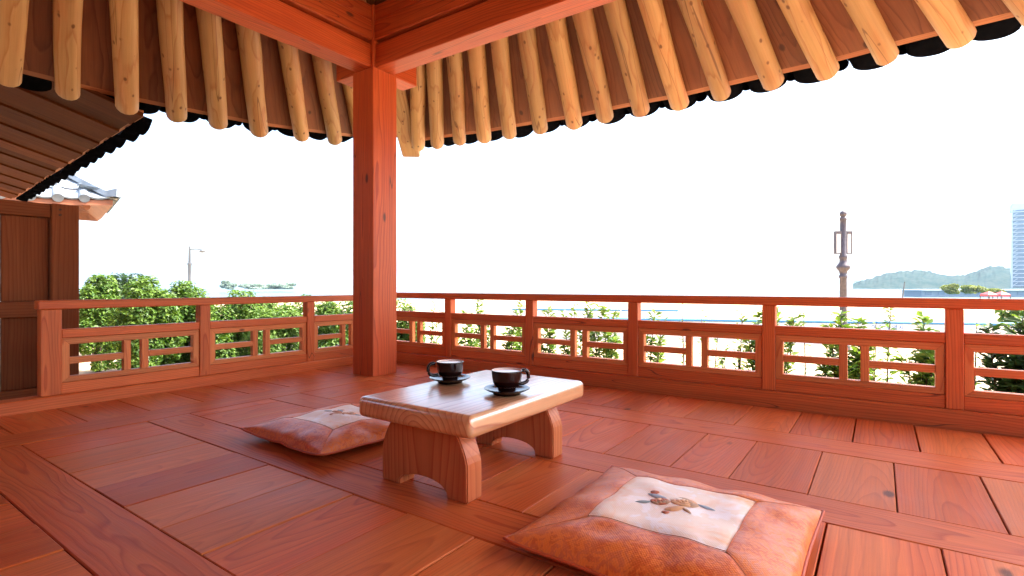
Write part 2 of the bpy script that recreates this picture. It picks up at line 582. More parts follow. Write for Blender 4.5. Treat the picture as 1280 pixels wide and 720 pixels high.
# ------------------------------------------------------------------ pavilion: pillars, beams, rafters, boards, tiles
pav = thing("pavilion", "open red timber pavilion with square pillar and round log rafters under a tiled eave", "pavilion", (0.9, 0.96, GZ))
PX, PY, PW = 2.615, 3.075, 0.113
BX0, BY0 = -0.82, -1.16
Z_TIE0, Z_TIE1 = CAM_H + 1.567, CAM_H + 1.735
def pillar(x, y):
    block("pillar", (x - PW, y - PW, GZ), (x + PW, y + PW, Z_TIE0 - 0.004), W_RED, pav, 'z', bev=0.007, seg=2)
    block("pillar_head", (x - PW * 0.93, y - PW * 0.93, Z_TIE0 - 0.004), (x + PW * 0.93, y + PW * 0.93, CAM_H + 2.02), W_RED, pav, 'z', bev=0.012, seg=2)
for x in (PX, BX0):
    for y in (PY, BY0): pillar(x, y)
def side_beams(along, fixed, a0, a1, inward):
    """tie beam, shadow gap and the wider upper beams between the pillar heads"""
    def blk(name, off0, off1, z0, z1, mat=W_RED, e=0.0, bev=0.006):
        lo, hi = sorted((fixed + inward * off0, fixed + inward * off1))
        if along == 'x': block(name, (a0 - e, lo, z0), (a1 + e, hi, z1), mat, pav, 'x', bev=bev)
        else: block(name, (lo, a0 - e, z0), (hi, a1 + e, z1), mat, pav, 'y', bev=bev)
    blk("tie_beam", -0.085, 0.085, Z_TIE0, Z_TIE1)
    blk("filler_board", -0.03, 0.045, Z_TIE1, Z_TIE1 + 0.022)
    blk("upper_beam", -0.10, 0.098, Z_TIE1 + 0.022, Z_TIE1 + 0.162)
    blk("wall_plate", -0.10, 0.094, Z_TIE1 + 0.165, Z_TIE1 + 0.275)
h = PW * 0.93 + 0.0005
side_beams('x', PY, BX0 + h, PX - h, -1)
side_beams('y', PX, BY0 + h, PY - h, -1)
side_beams('x', BY0, BX0 + h, PX - h, 1)
side_beams('y', BX0, BY0 + h, PY - h, 1)
# ends of the tie beams that run through the pillar
block("beam_end", (PX + PW + 0.0005, PY - 0.08, Z_TIE0 + 0.002), (PX + PW + 0.24, PY + 0.08, Z_TIE1), W_RED, pav, 'x', bev=0.008, seg=2)
block("beam_end", (PX - 0.08, PY + PW + 0.0005, Z_TIE0 + 0.002), (PX + 0.08, PY + PW + 0.24, Z_TIE1), W_RED, pav, 'y', bev=0.008, seg=2)

block("light_blocking_wall", (BX0 - 0.04, BY0 + PW + 0.002, -0.02), (BX0 + 0.04, PY - PW - 0.002, Z_TIE0 - 0.002), W_WALL, pav, 'y', bev=0.004)  # unseen wall, added to keep light off the left side
RR = 0.068
APEX1 = Vector((0.917, 0.957, CAM_H + 2.70))
APEX2 = Vector((0.31, 1.07, CAM_H + 2.70))
def ez_right(y): return CAM_H + 1.32 + 0.016 * (y - 1.4) ** 2 + 0.062
def ez_left(x): return CAM_H + 1.21 + 0.036 * max(0.0, x - 1.1) ** 2 + 0.062
right_y = [4.06, 3.76, 3.45, 3.15, 2.83, 2.49, 2.16, 1.86, 1.55, 1.25, 0.94, 0.60, 0.28, -0.04, -0.39, -0.72, -1.06, -1.40, -1.70]
left_x = [-0.75, -0.42, -0.09, 0.24, 0.56, 0.866, 1.158, 1.50, 1.818, 2.127, 2.484, 2.88, 3.26, 3.62, 3.95]
LOGS = {}
def log_mesh(L, rad, seed, mat):
    """a debarked log along local X, not quite straight nor quite round, with a chamfered end at +X"""
    rr = random.Random(seed)
    n, m = 16, 14
    bm = bmesh.new()
    rings = []
    ph = [rr.uniform(0, 6.28) for _ in range(4)]
    stations = [i / m for i in range(m + 1)]
    prof = [(-L / 2 + s * L, 1.0) for s in stations[:-1]] + [(L / 2 - 0.012, 1.0), (L / 2 - 0.003, 0.93), (L / 2, 0.82)]
    for x, k in prof:
        oy = 0.0025 * math.sin(x * 2.1 + ph[0]) + 0.002 * math.sin(x * 6 + ph[1])
        oz = 0.003 * math.sin(x * 2.7 + ph[2])
        ring = []
        for i in range(n):
            a_ = 2 * math.pi * i / n
            r_ = rad * k * (1 + 0.03 * math.sin(2 * a_ + ph[3]) + 0.02 * mnoise.noise(Vector((x * 4, math.cos(a_) * 1.5, math.sin(a_) * 1.5 + seed))))
            ring.append(bm.verts.new((x, oy + r_ * math.cos(a_), oz + r_ * math.sin(a_))))
        rings.append(ring)
    for p, q in zip(rings, rings[1:]):
        for i in range(n): bm.faces.new((p[i], p[(i + 1) % n], q[(i + 1) % n], q[i]))
    bm.faces.new(rings[0][::-1])
    bm.faces.new(rings[-1])
    bmesh.ops.recalc_face_normals(bm, faces=bm.faces)
    me = bpy.data.meshes.new("log")
    bm.to_mesh(me); bm.free()
    me.materials.append(mat)
    for p in me.polygons: p.use_smooth = len(p.vertices) == 4
    return me
def rafter(E, inner, k):
    ax = E - inner
    me = log_mesh(ax.length, RR * (1 + 0.05 * math.sin(k * 2.3)), k, W_LOG)
    o = bpy.data.objects.new("rafter", me)
    M = frame((E + inner) / 2, ax)
    # turn the log about its axis so no two show the same face
    M = M @ Matrix.Rotation(k * 1.7, 4, 'X')
    link(o, M, pav)
R_AX, L_AX = [], []
for k, y in enumerate(right_y):
    E = Vector((4.0 + 0.012 * max(0, y - 2.6) ** 2 + (0.02 if k % 3 == 0 else 0), y, ez_right(y)))
    dirv = APEX1 - E
    tt = (E.x - 2.42) / (E.x - APEX1.x)
    R_AX.append((E, E + dirv * tt))
for k, x in enumerate(left_x):
    E = Vector((x, 4.4 + 0.03 * max(0, x - 2.4) ** 2 + (0.02 if k % 3 == 1 else 0), ez_left(x)))
    dirv = APEX2 - E
    tt = (E.y - 2.88) / (E.y - APEX2.y)
    L_AX.append((E, E + dirv * tt))
for k, (E, I) in enumerate(R_AX): rafter(E, I, k)
for k, (E, I) in enumerate(L_AX): rafter(E, I, 40 + k)
# the squared hip rafter running out over the pillar
HE = Vector((4.32, 4.43, CAM_H + 1.545))
HI = Vector((2.66, 3.10, CAM_H + 2.10))
def hip_rafter():
    ax = HE - HI
    M = frame((HE + HI) / 2, ax)
    L = ax.length
    bm = bmesh.new()
    w, hh = 0.095, 0.12
    prof = [(-L / 2, -hh), (L / 2 - 0.10, -hh), (L / 2, -hh + 0.07), (L / 2, hh), (-L / 2, hh)]
    A = [bm.verts.new((x, -w, z)) for x, z in prof]
    B = [bm.verts.new((x, w, z)) for x, z in prof]
    bm.faces.new(A); bm.faces.new(B[::-1])
    for i in range(5): bm.faces.new((A[i], B[i], B[(i + 1) % 5], A[(i + 1) % 5]))
    bmesh.ops.recalc_face_normals(bm, faces=bm.faces)
    bmesh.ops.bevel(bm, geom=list(bm.edges), offset=0.008, segments=2, affect='EDGES')
    bm_obj("hip_rafter", bm, W_LOG, pav, M)
hip_rafter()

def top(axis, dx=0.0):
    """a point on the upper side of a rafter, dx metres beyond its end"""
    E, I = axis
    d = (E - I).normalized()
    return E + d * dx + Vector((0, 0, RR * 0.95)), I + Vector((0, 0, RR * 0.95))
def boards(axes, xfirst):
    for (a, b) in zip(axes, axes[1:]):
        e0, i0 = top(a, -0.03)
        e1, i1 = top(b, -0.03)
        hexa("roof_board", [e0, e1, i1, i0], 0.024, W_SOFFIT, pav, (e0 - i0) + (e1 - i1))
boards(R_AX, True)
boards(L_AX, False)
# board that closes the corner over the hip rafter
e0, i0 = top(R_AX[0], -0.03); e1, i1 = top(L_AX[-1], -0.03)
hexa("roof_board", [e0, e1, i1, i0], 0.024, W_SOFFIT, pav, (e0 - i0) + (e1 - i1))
def eave_laths(axes):
    for (a, b) in zip(axes, axes[1:]):
        e0, _ = top(a, -0.015)
        e1, _ = top(b, -0.015)
        up = (a[0] - a[1]).cross(e1 - e0).normalized()
        if up.z < 0: up = -up
        bar("eave_lath", e0 + up * 0.030, e1 + up * 0.030, 0.07, 0.052, W_EAVE, pav, up=up, bev=0.002)
eave_laths(R_AX)
eave_laths(L_AX)

def tile_mesh(width, length, sag, thick=0.016, n=12):
    """a curved pan tile, hollow side up; local X points out of the roof"""
    bm = bmesh.new()
    rows = []
    for x in (0.0, length):
        lo, hi = [], []
        for i in range(n + 1):
            s = -1 + 2 * i / n
            z = -sag * math.sqrt(max(0, 1 - (abs(s) ** 2.3)))
            lo.append(bm.verts.new((x, s * width / 2, z)))
            hi.append(bm.verts.new((x, s * width / 2 * 0.97, z + thick)))
        rows.append((lo, hi))
    (l0, h0), (l1, h1) = rows
    for i in range(n):
        bm.faces.new((l0[i], l0[i + 1], l1[i + 1], l1[i]))
        bm.faces.new((h0[i + 1], h0[i], h1[i], h1[i + 1]))
        bm.faces.new((l1[i], l1[i + 1], h1[i + 1], h1[i]))
    # drip plate hanging at the open end
    bmesh.ops.recalc_face_normals(bm, faces=bm.faces)
    me = bpy.data.meshes.new("pan_tile")
    bm.to_mesh(me); bm.free()
    me.materials.append(M_TILE)
    me.polygons.foreach_set("use_smooth", [True] * len(me.polygons))
    return me
def cap_mesh(rad, length, n=10):
    bm = bmesh.new()
    A = [bm.verts.new((0, rad * math.cos(math.pi * i / n), rad * math.sin(math.pi * i / n))) for i in range(n + 1)]
    B = [bm.verts.new((length, rad * math.cos(math.pi * i / n), rad * math.sin(math.pi * i / n))) for i in range(n + 1)]
    for i in range(n): bm.faces.new((A[i], A[i + 1], B[i + 1], B[i]))
    disc = [bm.verts.new((length, rad * math.cos(2 * math.pi * i / 16), rad * math.sin(2 * math.pi * i / 16))) for i in range(16)]
    bm.faces.new(disc)
    me = bpy.data.meshes.new("cap_tile")
    bm.to_mesh(me); bm.free()
    me.materials.append(M_TILE)
    return me
PAN = tile_mesh(0.285, 0.30, 0.098)
PAN_SHORT = tile_mesh(0.27, 0.11, 0.092)
CAP = cap_mesh(0.05, 0.29)
def eave_tiles(path, outdir, slope, parent, step=0.30, zoff=0.0, cap=True, pan=None):
    """tiles along a polyline of eave points; outdir = outward horizontal direction"""
    pts = [Vector(p) for p in path]
    seglen = [(b - a).length for a, b in zip(pts, pts[1:])]
    total = sum(seglen)
    s = step * 0.5
    k = 0
    while s < total - 0.05:
        r_, i = s, 0
        while r_ > seglen[i]:
            r_ -= seglen[i]; i += 1
        p = pts[i].lerp(pts[i + 1], r_ / seglen[i])
        along = (pts[i + 1] - pts[i]).normalized()
        out = (Vector(outdir) - along * Vector(outdir).dot(along)).normalized()
        xdir = (out - Vector((0, 0, slope))).normalized()
        M = frame(p + Vector((0, 0, zoff)), xdir)
        M = M @ Matrix.Rotation(random.uniform(-0.03, 0.03), 4, 'X') @ Matrix.Translation((random.uniform(-0.012, 0.012), 0, random.uniform(-0.006, 0.006)))
        o = bpy.data.objects.new("pan_tile", pan or PAN)
        link(o, M, parent)
        if cap:
            p2 = p + along * step * 0.5
            M2 = frame(p2 + Vector((0, 0, zoff - 0.004)), xdir)
            o = bpy.data.objects.new("cap_tile", CAP)
            link(o, M2, parent)
        s += step
        k += 1
TB = -0.03
def tile_path(axes):
    return [E + Vector((0, 0, RR + 0.052)) - (E - I).normalized() * TB for E, I in axes]
pr = tile_path(R_AX)
eave_tiles([pr[0] + Vector((0.02, 0.25, 0.03))] + pr, (1, 0, 0), 0.22, pav, 0.318, 0.10)
pl = tile_path(L_AX)
eave_tiles(pl[3:] + [pl[-1] + Vector((0.25, 0.02, 0.03))], (0, 1, 0), 0.22, pav, 0.318, 0.10)

# closed roof skin above the boards
def roof_skin():
    ap = Vector((0.75, 1.0, CAM_H + 2.95))
    def ring(z_in, s):
        pts = []
        for E, I in R_AX[::-1]:
            q = top((E, I), -0.04)[0]; pts.append(q + Vector((0, 0, 0.075)))
        for E, I in L_AX[::-1]:
            q = top((E, I), -0.04)[0]; pts.append(q + Vector((0, 0, 0.075)))
        pts.append(Vector((-2.3, 4.35, pts[-1].z)))
        pts.append(Vector((-2.3, -1.8, CAM_H + 1.6)))
        pts.append(Vector((3.95, -1.8, CAM_H + 1.62)))  # eave pulled in on this side so more light reaches the floor
        return pts
    base = ring(0, 0)
    m = len(base)
    steps = [0.0, 0.25, 0.5, 0.75]
    verts = []
    for up_ in (0.0, 0.16):
        for s in steps:
            for q in base:
                p = q.lerp(ap, s)
                verts.append(p + Vector((0, 0, up_)))
        verts.append(ap + Vector((0, 0, up_)))
    S = len(steps) * m + 1
    faces = []
    for layer in (0, 1):
        o0 = layer * S
        for j in range(len(steps) - 1):
            for i in range(m):
                f = (o0 + j * m + i, o0 + j * m + (i + 1) % m, o0 + (j + 1) * m + (i + 1) % m, o0 + (j + 1) * m + i)
                faces.append(f if layer else f[::-1])
        for i in range(m):
            f = (o0 + (len(steps) - 1) * m + i, o0 + (len(steps) - 1) * m + (i + 1) % m, o0 + S - 1)
            faces.append(f if layer else f[::-1])
    for i in range(m):
        faces.append((i, (i + 1) % m, S + (i + 1) % m, S + i))
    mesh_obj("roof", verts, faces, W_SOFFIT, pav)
roof_skin()

# ------------------------------------------------------------------ railings
RAIL_CACHE = {}
def frame_piece(name, corners, depth, mat, parent, axis_vec, normal):
    """mitred frame member: four in-plane world corners, extruded by depth along normal"""
    c = sum((Vector(q) for q in corners), Vector()) / 4
    M = frame(c, axis_vec, Vector((0, 0, 1)) if abs(Vector(axis_vec).z) < 0.5 else normal)
    Mi = M.inverted()
    nn = Vector(normal).normalized() * depth / 2
    bm = bmesh.new()
    A = [bm.verts.new(Mi @ (Vector(q) - nn)) for q in corners]
    B = [bm.verts.new(Mi @ (Vector(q) + nn)) for q in corners]
    bm.faces.new(A); bm.faces.new(B[::-1])
    for i in range(4): bm.faces.new((A[i], B[i], B[(i + 1) % 4], A[(i + 1) % 4]))
    bmesh.ops.recalc_face_normals(bm, faces=bm.faces)
    bmesh.ops.bevel(bm, geom=list(bm.edges), offset=0.0015, segments=1, affect='EDGES')
    return bm_obj(name, bm, mat, parent, M)

def railing(label, origin, along, inner, posts, first_w, ends, extra_base):
    """along: unit vector; inner: unit vector pointing into the floor; posts: distances of post centres from origin"""
    A, Nn = Vector(along), Vector(inner)
    O = Vector(origin)
    t = thing("railing", label, "railing", (O.x, O.y, 0))
    def at(s, n, z): return O + A * s + Nn * n + Vector((0, 0, z))
    pw = 0.0325
    s0, s1 = ends
    bar("base_beam", at(extra_base[0], 0.005, 0.012), at(extra_base[1], 0.005, 0.012), 0.11, 0.142, W_RAIL, t, bev=0.005)
    bar("top_rail", at(s0, 0, 0.567), at(s1, 0, 0.567), 0.078, 0.048, W_RAIL, t, bev=0.005)
    for i, s in enumerate(posts):
        w = pw * (first_w if i == 0 else 1.0)
        bar("post", at(s, 0, 0.0835), at(s, 0, 0.5425), 2 * w if abs(A.x) > 0.5 else 0.062, 0.062 if abs(A.x) > 0.5 else 2 * w, W_RAIL, t,
            up=(0, 1, 0) if abs(A.x) > 0.5 else (0, 1, 0), bev=0.003)
    for i, (a, b) in enumerate(zip(posts, posts[1:])):
        a += pw * (first_w if i == 0 else 1.0) + 0.0008
        b -= pw + 0.0008
        bar("middle_rail", at(a, 0.002, 0.409), at(b, 0.002, 0.409), 0.052, 0.048, W_RAIL, t, bev=0.003)
        bar("lower_rail", at(a, 0.000, 0.1145), at(b, 0.000, 0.1145), 0.050, 0.061, W_RAIL, t, bev=0.002)
        # mitred lattice panel
        z0, z1, m = 0.146, 0.3835, 0.034
        a2, b2 = a + 0.001, b - 0.001
        pan = frame_piece("lattice_panel", [at(a2, 0, z0), at(b2, 0, z0), at(b2 - m, 0, z0 + m * 0.85), at(a2 + m, 0, z0 + m * 0.85)], 0.042, W_FRAME, t, A, Nn)
        frame_piece("panel_rail", [at(a2, 0, z1), at(b2, 0, z1), at(b2 - m, 0, z1 - m), at(a2 + m, 0, z1 - m)], 0.042, W_FRAME, pan, A, Nn)
        frame_piece("panel_stile", [at(a2, 0, z0), at(a2, 0, z1), at(a2 + m, 0, z1 - m), at(a2 + m, 0, z0 + m * 0.85)], 0.042, W_FRAME, pan, (0, 0, 1), Nn)
        frame_piece("panel_stile", [at(b2, 0, z0), at(b2, 0, z1), at(b2 - m, 0, z1 - m), at(b2 - m, 0, z0 + m * 0.85)], 0.042, W_FRAME, pan, (0, 0, 1), Nn)
        zi0, zi1 = z0 + m * 0.85 + 0.0005, z1 - m - 0.0005
        mid = (a + b) / 2
        for sg in (-1, 1):
            c = mid + sg * 0.0455
            bar("muntin", at(c, 0, zi0), at(c, 0, zi1), 0.036 if abs(A.x) > 0.5 else 0.036, 0.036, W_FRAME, pan, up=(0, 1, 0), bev=0.0015)
            e0, e1 = (a2 + m + 0.0005, mid - 0.0455 - 0.0185) if sg < 0 else (mid + 0.0455 + 0.0185, b2 - m - 0.0005)
            bar("lattice_bar", at(e0, 0, 0.260), at(e1, 0, 0.260), 0.034, 0.036, W_FRAME, pan, bev=0.0015)
    return t

YL = 3.645       # centre plane of the far left railing
XR = 3.162       # centre plane of the right railing
lp = [0.886, 1.665, 2.445, XR]
railing("red timber railing on the far left side, from the plank wall to behind the pillar", (0, YL, -0.02), (1, 0, 0), (0, -1, 0), lp, 1.35,
        (lp[0] - 0.055, XR + 0.045), (-1.5, XR + 0.06))
rp = [2.82, 2.045, 1.27, 0.495, -0.28, -1.055]
rps = [YL - 0.0] + rp
railing("long red timber railing with latticed panels along the right edge, facing the sea", (XR, 0, 0), (0, -1, 0), (-1, 0, 0),
        [-(YL - 0.045 - 0.04)] + [-y for y in rp], 0.4, (-(YL - 0.0405), 1.20), (-(YL - 0.062), 1.35))

# ------------------------------------------------------------------ plank wall and annex roof on the left
WX1, WY = 1.155, 4.22
wall = thing("plank_wall", "dark brown plank wall with thick end post beside the left railing", "plank wall", (0.2, WY, GZ))
WZT = CAM_H + 0.505
block("wall_post", (WX1 - 0.135, WY - 0.065, GZ), (WX1, WY + 0.065, WZT), W_WALL, wall, 'z', bev=0.004)
block("head_rail", (-2.2, WY - 0.055, WZT - 0.088), (WX1 - 0.136, WY + 0.055, WZT - 0.004), W_WALL, wall, 'x', bev=0.004)
block("middle_rail", (-2.2, WY - 0.045, 0.46), (WX1 - 0.136, WY + 0.045, 0.555), W_WALL, wall, 'x', bev=0.004)
block("bottom_rail", (-2.2, WY - 0.045, -0.06), (WX1 - 0.136, WY + 0.045, 0.03), W_WALL, wall, 'x', bev=0.004)
wxs = [-2.2, -1.9, -1.6, -1.28, -0.98, -0.68, -0.36, -0.06, 0.24, 0.53, 0.80, WX1 - 0.136]
for a, b in zip(wxs, wxs[1:]):
    dy = rng.uniform(-0.003, 0.003)
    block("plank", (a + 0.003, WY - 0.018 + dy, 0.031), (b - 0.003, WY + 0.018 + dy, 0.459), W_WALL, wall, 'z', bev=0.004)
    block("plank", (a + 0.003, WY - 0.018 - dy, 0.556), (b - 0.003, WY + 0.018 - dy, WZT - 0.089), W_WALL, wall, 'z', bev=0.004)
block("footing", (-2.2, WY - 0.1, GZ - 0.05), (WX1 - 0.14, WY + 0.1, -0.062), M_STONE, wall, 'x', bev=0.01)
for zz in (WZT - 0.035, WZT - 0.068):
    bm = bmesh.new()
    tube(bm, [(WX1 - 0.095, WY - 0.072, zz), (WX1 - 0.095, WY - 0.062, zz)], 0.007, 8)
    bm_obj("peg", bm, M_SUB, wall)

annex = thing("annex_roof", "dark boarded eave of the side wing with a row of black tiles along its edge", "roof", (0.0, 7.0, GZ))
AE0 = Vector((1.60, 4.42, CAM_H + 1.235))
AE1 = Vector((2.07, 10.3, CAM_H + 1.235))
al = (AE1 - AE0)
SL = 0.27
nb = 20
for i in range(nb):
    s0, s1 = i / nb, (i + 1) / nb - 0.0006
    p0, p1 = AE0 + al * s0, AE0 + al * s1
    back = Vector((-3.4, 0, 3.4 * SL))
    lift = 0.018 if i % 2 else 0.0
    q = [p0 + Vector((0, 0, lift)), p1 + Vector((0, 0, lift)), p1 + back + Vector((0, 0, lift)), p0 + back + Vector((0, 0, lift))]
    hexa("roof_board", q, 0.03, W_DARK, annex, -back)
bar("eave_lath", AE0 + Vector((0.02, 0.12, 0.058)), AE1 + Vector((0.02, 0, 0.058)), 0.06, 0.05, W_EAVE, annex)
eave_tiles([AE0 + Vector((0.07, 0.28, 0.02)), AE1 + Vector((0.06, 0, 0.02))], (1, -0.08, 0), 0.22, annex, 0.31, 0.07, cap=False, pan=PAN_SHORT)
mesh_obj("roof_covering", [AE0 + Vector((0.05, 0, 0.13)), AE1 + Vector((0.05, 0, 0.13)), AE1 + Vector((-3.4, 0, 0.13 + 3.4 * SL)), AE0 + Vector((-3.4, 0, 0.13 + 3.4 * SL)),
                           AE0 + Vector((0.05, 0, 0.20)), AE1 + Vector((0.05, 0, 0.20)), AE1 + Vector((-3.4, 0, 0.20 + 3.4 * SL)), AE0 + Vector((-3.4, 0, 0.20 + 3.4 * SL))],
         [(3, 2, 1, 0), (4, 5, 6, 7), (0, 1, 5, 4), (1, 2, 6, 5), (2, 3, 7, 6), (3, 0, 4, 7)], M_TILE, annex)
bm = bmesh.new()
bm_box(bm, (-0.16, 4.6, GZ), (-0.04, 10.2, AE0.z + 1.66 * SL))
bm_obj("wall", bm, M_TIMBERWALL, annex)  # hidden wall under the wing, added to block light from the left
for yy in (5.6, 9.8):
    block("pillar", (-0.2, yy - 0.1, GZ), (0.01, yy + 0.1, AE0.z + 1.8 * SL - 0.02), W_WALL, annex, 'z', bev=0.005)

# ------------------------------------------------------------------ low table, cups, saucers
TZ = 0.28
tab = thing("low_table", "low solid pine tea table with thick top and two arched slab legs", "table", (1.487, 1.19, 0))
tbx = box_mesh(0.70, 0.49, 0.068, 0.019, W_TOP, 5)
o = bpy.data.objects.new("tabletop", tbx)
link(o, Matrix.Translation((1.493, 1.188, TZ - 0.034)), tab)
for p in tbx.polygons: p.use_smooth = True
def table_leg(xc):
    w_top, w_bot, hz = 0.138, 0.186, TZ - 0.069
    prof = []
    # outer right side, bottom to top, with a bulging shoulder
    right = [(w_bot - 0.004, 0.0), (w_bot, 0.006)]
    for i in range(1, 11):
        s = i / 10
        zz = 0.02 + s * (hz - 0.02)
        ww = w_bot if s < 0.45 else w_bot - (w_bot - w_top) * ((s - 0.45) / 0.55) ** 1.6
        right.append((ww, zz))
    left = [(-x, z) for x, z in right[::-1]]
    arch = []
    ra, ha = 0.104, 0.047
    for i in range(0, 15):
        a_ = math.pi - math.pi * i / 14
        cx = math.cos(a_)
        arch.append((ra * cx, ha * (math.sin(a_) ** 0.75)))
    poly = [(w_bot - 0.004, 0.0)] + right[1:] + left[:-1] + [(-(w_bot - 0.004), 0.0)]
    poly += arch
    bm = bmesh.new()
    # local X = vertical grain, local Y = world y, local Z = world x
    hx = 0.036
    c = Vector((xc, 1.188, hz / 2))
    M = Matrix(((0, 0, 1, xc), (0, 1, 0, 1.188), (1, 0, 0, hz / 2), (0, 0, 0, 1)))
    M = Matrix(((0, 0, -1, xc), (0, 1, 0, 1.188), (1, 0, 0, hz / 2), (0, 0, 0, 1)))
    A = [bm.verts.new((z - hz / 2, y, -hx)) for y, z in poly]
    B = [bm.verts.new((z - hz / 2, y, hx)) for y, z in poly]
    bm.faces.new(A); bm.faces.new(B[::-1])
    n = len(poly)
    sides = []
    for i in range(n): sides.append(bm.faces.new((A[i], B[i], B[(i + 1) % n], A[(i + 1) % n])))
    bmesh.ops.recalc_face_normals(bm, faces=bm.faces)
    ed = [e for e in bm.edges if len(e.link_faces) == 2 and any(len(f.verts) > 4 for f in e.link_faces)]
    bmesh.ops.bevel(bm, geom=ed, offset=0.004, segments=2, affect='EDGES')
    bm_obj("leg", bm, W_LEG, tab, M)
table_leg(1.235)
table_leg(1.735)

def glaze(name, col, rough=0.12):
    t = NT(name)
    t.b.inputs["Base Color"].default_value = (*col, 1)
    t.b.inputs["Roughness"].default_value = rough
    t.b.inputs["Specular IOR Level"].default_value = 0.4
    t.b.inputs["Coat Weight"].default_value = 0.0
    t.b.inputs["Coat Roughness"].default_value = 0.05
    return t.m
M_BROWN = glaze("dark_brown_glaze", (0.012, 0.0035, 0.003), 0.16)
M_CREAM = glaze("cream_glaze", (0.78, 0.62, 0.52), 0.25)
M_DRINK = plain("milky_tea", (0.88, 0.70, 0.60), 0.18, 0.6)
def saucer(loc, label, rad):
    k = rad / 0.08
    bm = bmesh.new()
    prof = [(0.0, 0.004), (0.040 * k, 0.004), (0.044 * k, 0.0), (0.047 * k, 0.0), (0.050 * k, 0.007), (0.066 * k, 0.0125), (0.0795 * k, 0.0195), (0.080 * k, 0.0212), (0.0785 * k, 0.0215),
            (0.064 * k, 0.0160), (0.046 * k, 0.0110), (0.034 * k, 0.0105), (0.032 * k, 0.0092), (0.0, 0.0090)]
    lathe_mesh(bm, [(max(r, 0.0005), z) for r, z in prof], 40)
    bmesh.ops.remove_doubles(bm, verts=bm.verts, dist=1e-5)
    bmesh.ops.recalc_face_normals(bm, faces=bm.faces)
    o = bm_obj("saucer", bm, M_BROWN, None, Matrix.Translation(loc), smooth=True)
    return tag(o, label, "saucer", "saucers on the tea table")
def cup(loc, label, rad, height, ang):
    t = thing("cup", label, "cup", loc, ang, "cups on the tea table")
    M = WM[t.name]
    r, hgt = rad, height
    out = [(0.56 * r, 0.0), (0.58 * r, 0.004), (0.57 * r, 0.008), (0.64 * r, 0.013), (0.80 * r, 0.26 * hgt), (0.91 * r, 0.45 * hgt), (0.965 * r, 0.68 * hgt), (0.995 * r, 0.93 * hgt), (1.0 * r, 0.985 * hgt), (0.985 * r, hgt)]
    bm = bmesh.new()
    lathe_mesh(bm, out + [(0.96 * r, hgt)], 40, cap_bot=True)
    bmesh.ops.recalc_face_normals(bm, faces=bm.faces)
    bm_obj("bowl", bm, M_BROWN, t, M, smooth=True)
    bm = bmesh.new()
    lathe_mesh(bm, [(0.96 * r, hgt), (0.945 * r, 0.97 * hgt), (0.92 * r, 0.7 * hgt), (0.86 * r, 0.45 * hgt), (0.72 * r, 0.22 * hgt), (0.4 * r, 0.12 * hgt), (0.001, 0.11 * hgt)], 40)
    for f in bm.faces: f.normal_flip()
    bm_obj("lining", bm, M_CREAM, t, M, smooth=True)
    bm = bmesh.new()
    lathe_mesh(bm, [(0.001, 0.935 * hgt), (0.5 * r, 0.935 * hgt), (0.90 * r, 0.935 * hgt), (0.942 * r, 0.942 * hgt)], 40)
    bmesh.ops.recalc_face_normals(bm, faces=bm.faces)
    bm_obj("drink", bm, M_DRINK, t, M, smooth=True)
    bm = bmesh.new()
    pts = []
    for i in range(15):
        a_ = R(118) - R(236) * i / 14
        pts.append((0.90 * r + 0.020 + 0.018 * math.cos(a_) - (0.012 if i > 10 else 0) * (i - 10) / 4, 0, 0.60 * hgt + 0.023 * math.sin(a_)))
    tube(bm, pts, [0.0066] * 15, 10)
    bm_obj("handle", bm, M_BROWN, t, M, smooth=True)
    return t
RTA = math.atan2(RT.y, RT.x)
c2 = Vector((1.462, 1.045, TZ)); c1 = Vector((1.512, 1.348, TZ))
saucer(c1, "dark saucer at the far left of the tea table, nearer the pillar", 0.079)
saucer(c2, "dark saucer at the middle of the tea table, nearer the viewer", 0.079)
cup(c1 + Vector((0, 0, 0.0108)), "dark brown cup with its handle turned left, on the farther saucer", 0.052, 0.070, RTA + math.pi + 0.35)
cup(c2 + Vector((0, 0, 0.0108)), "dark brown cup with its handle turned right, on the nearer saucer", 0.053, 0.071, RTA + 0.5)

# ------------------------------------------------------------------ floor cushions
def brocade(name, base, alt, sheen_or_figure, amt, scale, sheen=0.5, rough=0.42):
    t = NT(name)
    tc = t.n("ShaderNodeTexCoord")
    vo, _ = t.noise(tc.outputs["Object"], scale, 4, 0.6, 1.6)
    f2, _ = t.noise(tc.outputs["Object"], scale * 0.35, 3, 0.6, 0.6)
    x, y, z = t.sep(tc.outputs["Object"])
    weave = t.math('MULTIPLY', t.math('SINE', t.math('MULTIPLY', x, 1500.0)), t.math('SINE', t.math('MULTIPLY', y, 1500.0)))
    rib = t.math('MULTIPLY', t.math('SINE', t.math('MULTIPLY', x, 900.0)), t.math('SINE', t.math('MULTIPLY', y, 900.0)))
    col = t.mix(t.smooth(vo, 0.47, 0.53), base, alt)
    m = t.math('MULTIPLY', t.smooth(f2, 0.40, 0.62), amt)
    m = t.math('MULTIPLY', m, t.smooth(vo, 0.35, 0.6))
    col = t.mix(m, col, sheen_or_figure)  # paints satin sheen on the orange cloths, peach figure on the cream
    k = t.math('MULTIPLY_ADD', rib, 0.05, 1.0)
    col = t.mix(1.0, col, t.comb(k, k, k), 'MULTIPLY')
    t.l(col, t.b.inputs["Base Color"])
    t.b.inputs["Roughness"].default_value = rough
    t.b.inputs["Sheen Weight"].default_value = sheen
    t.b.inputs["Sheen Roughness"].default_value = 0.4
    t.b.inputs["Specular IOR Level"].default_value = 0.35
    t.bump(t.math('ADD', t.math('MULTIPLY', rib, 0.2), t.math('MULTIPLY', vo, 1.6)), 0.35, 0.002)
    return t.m
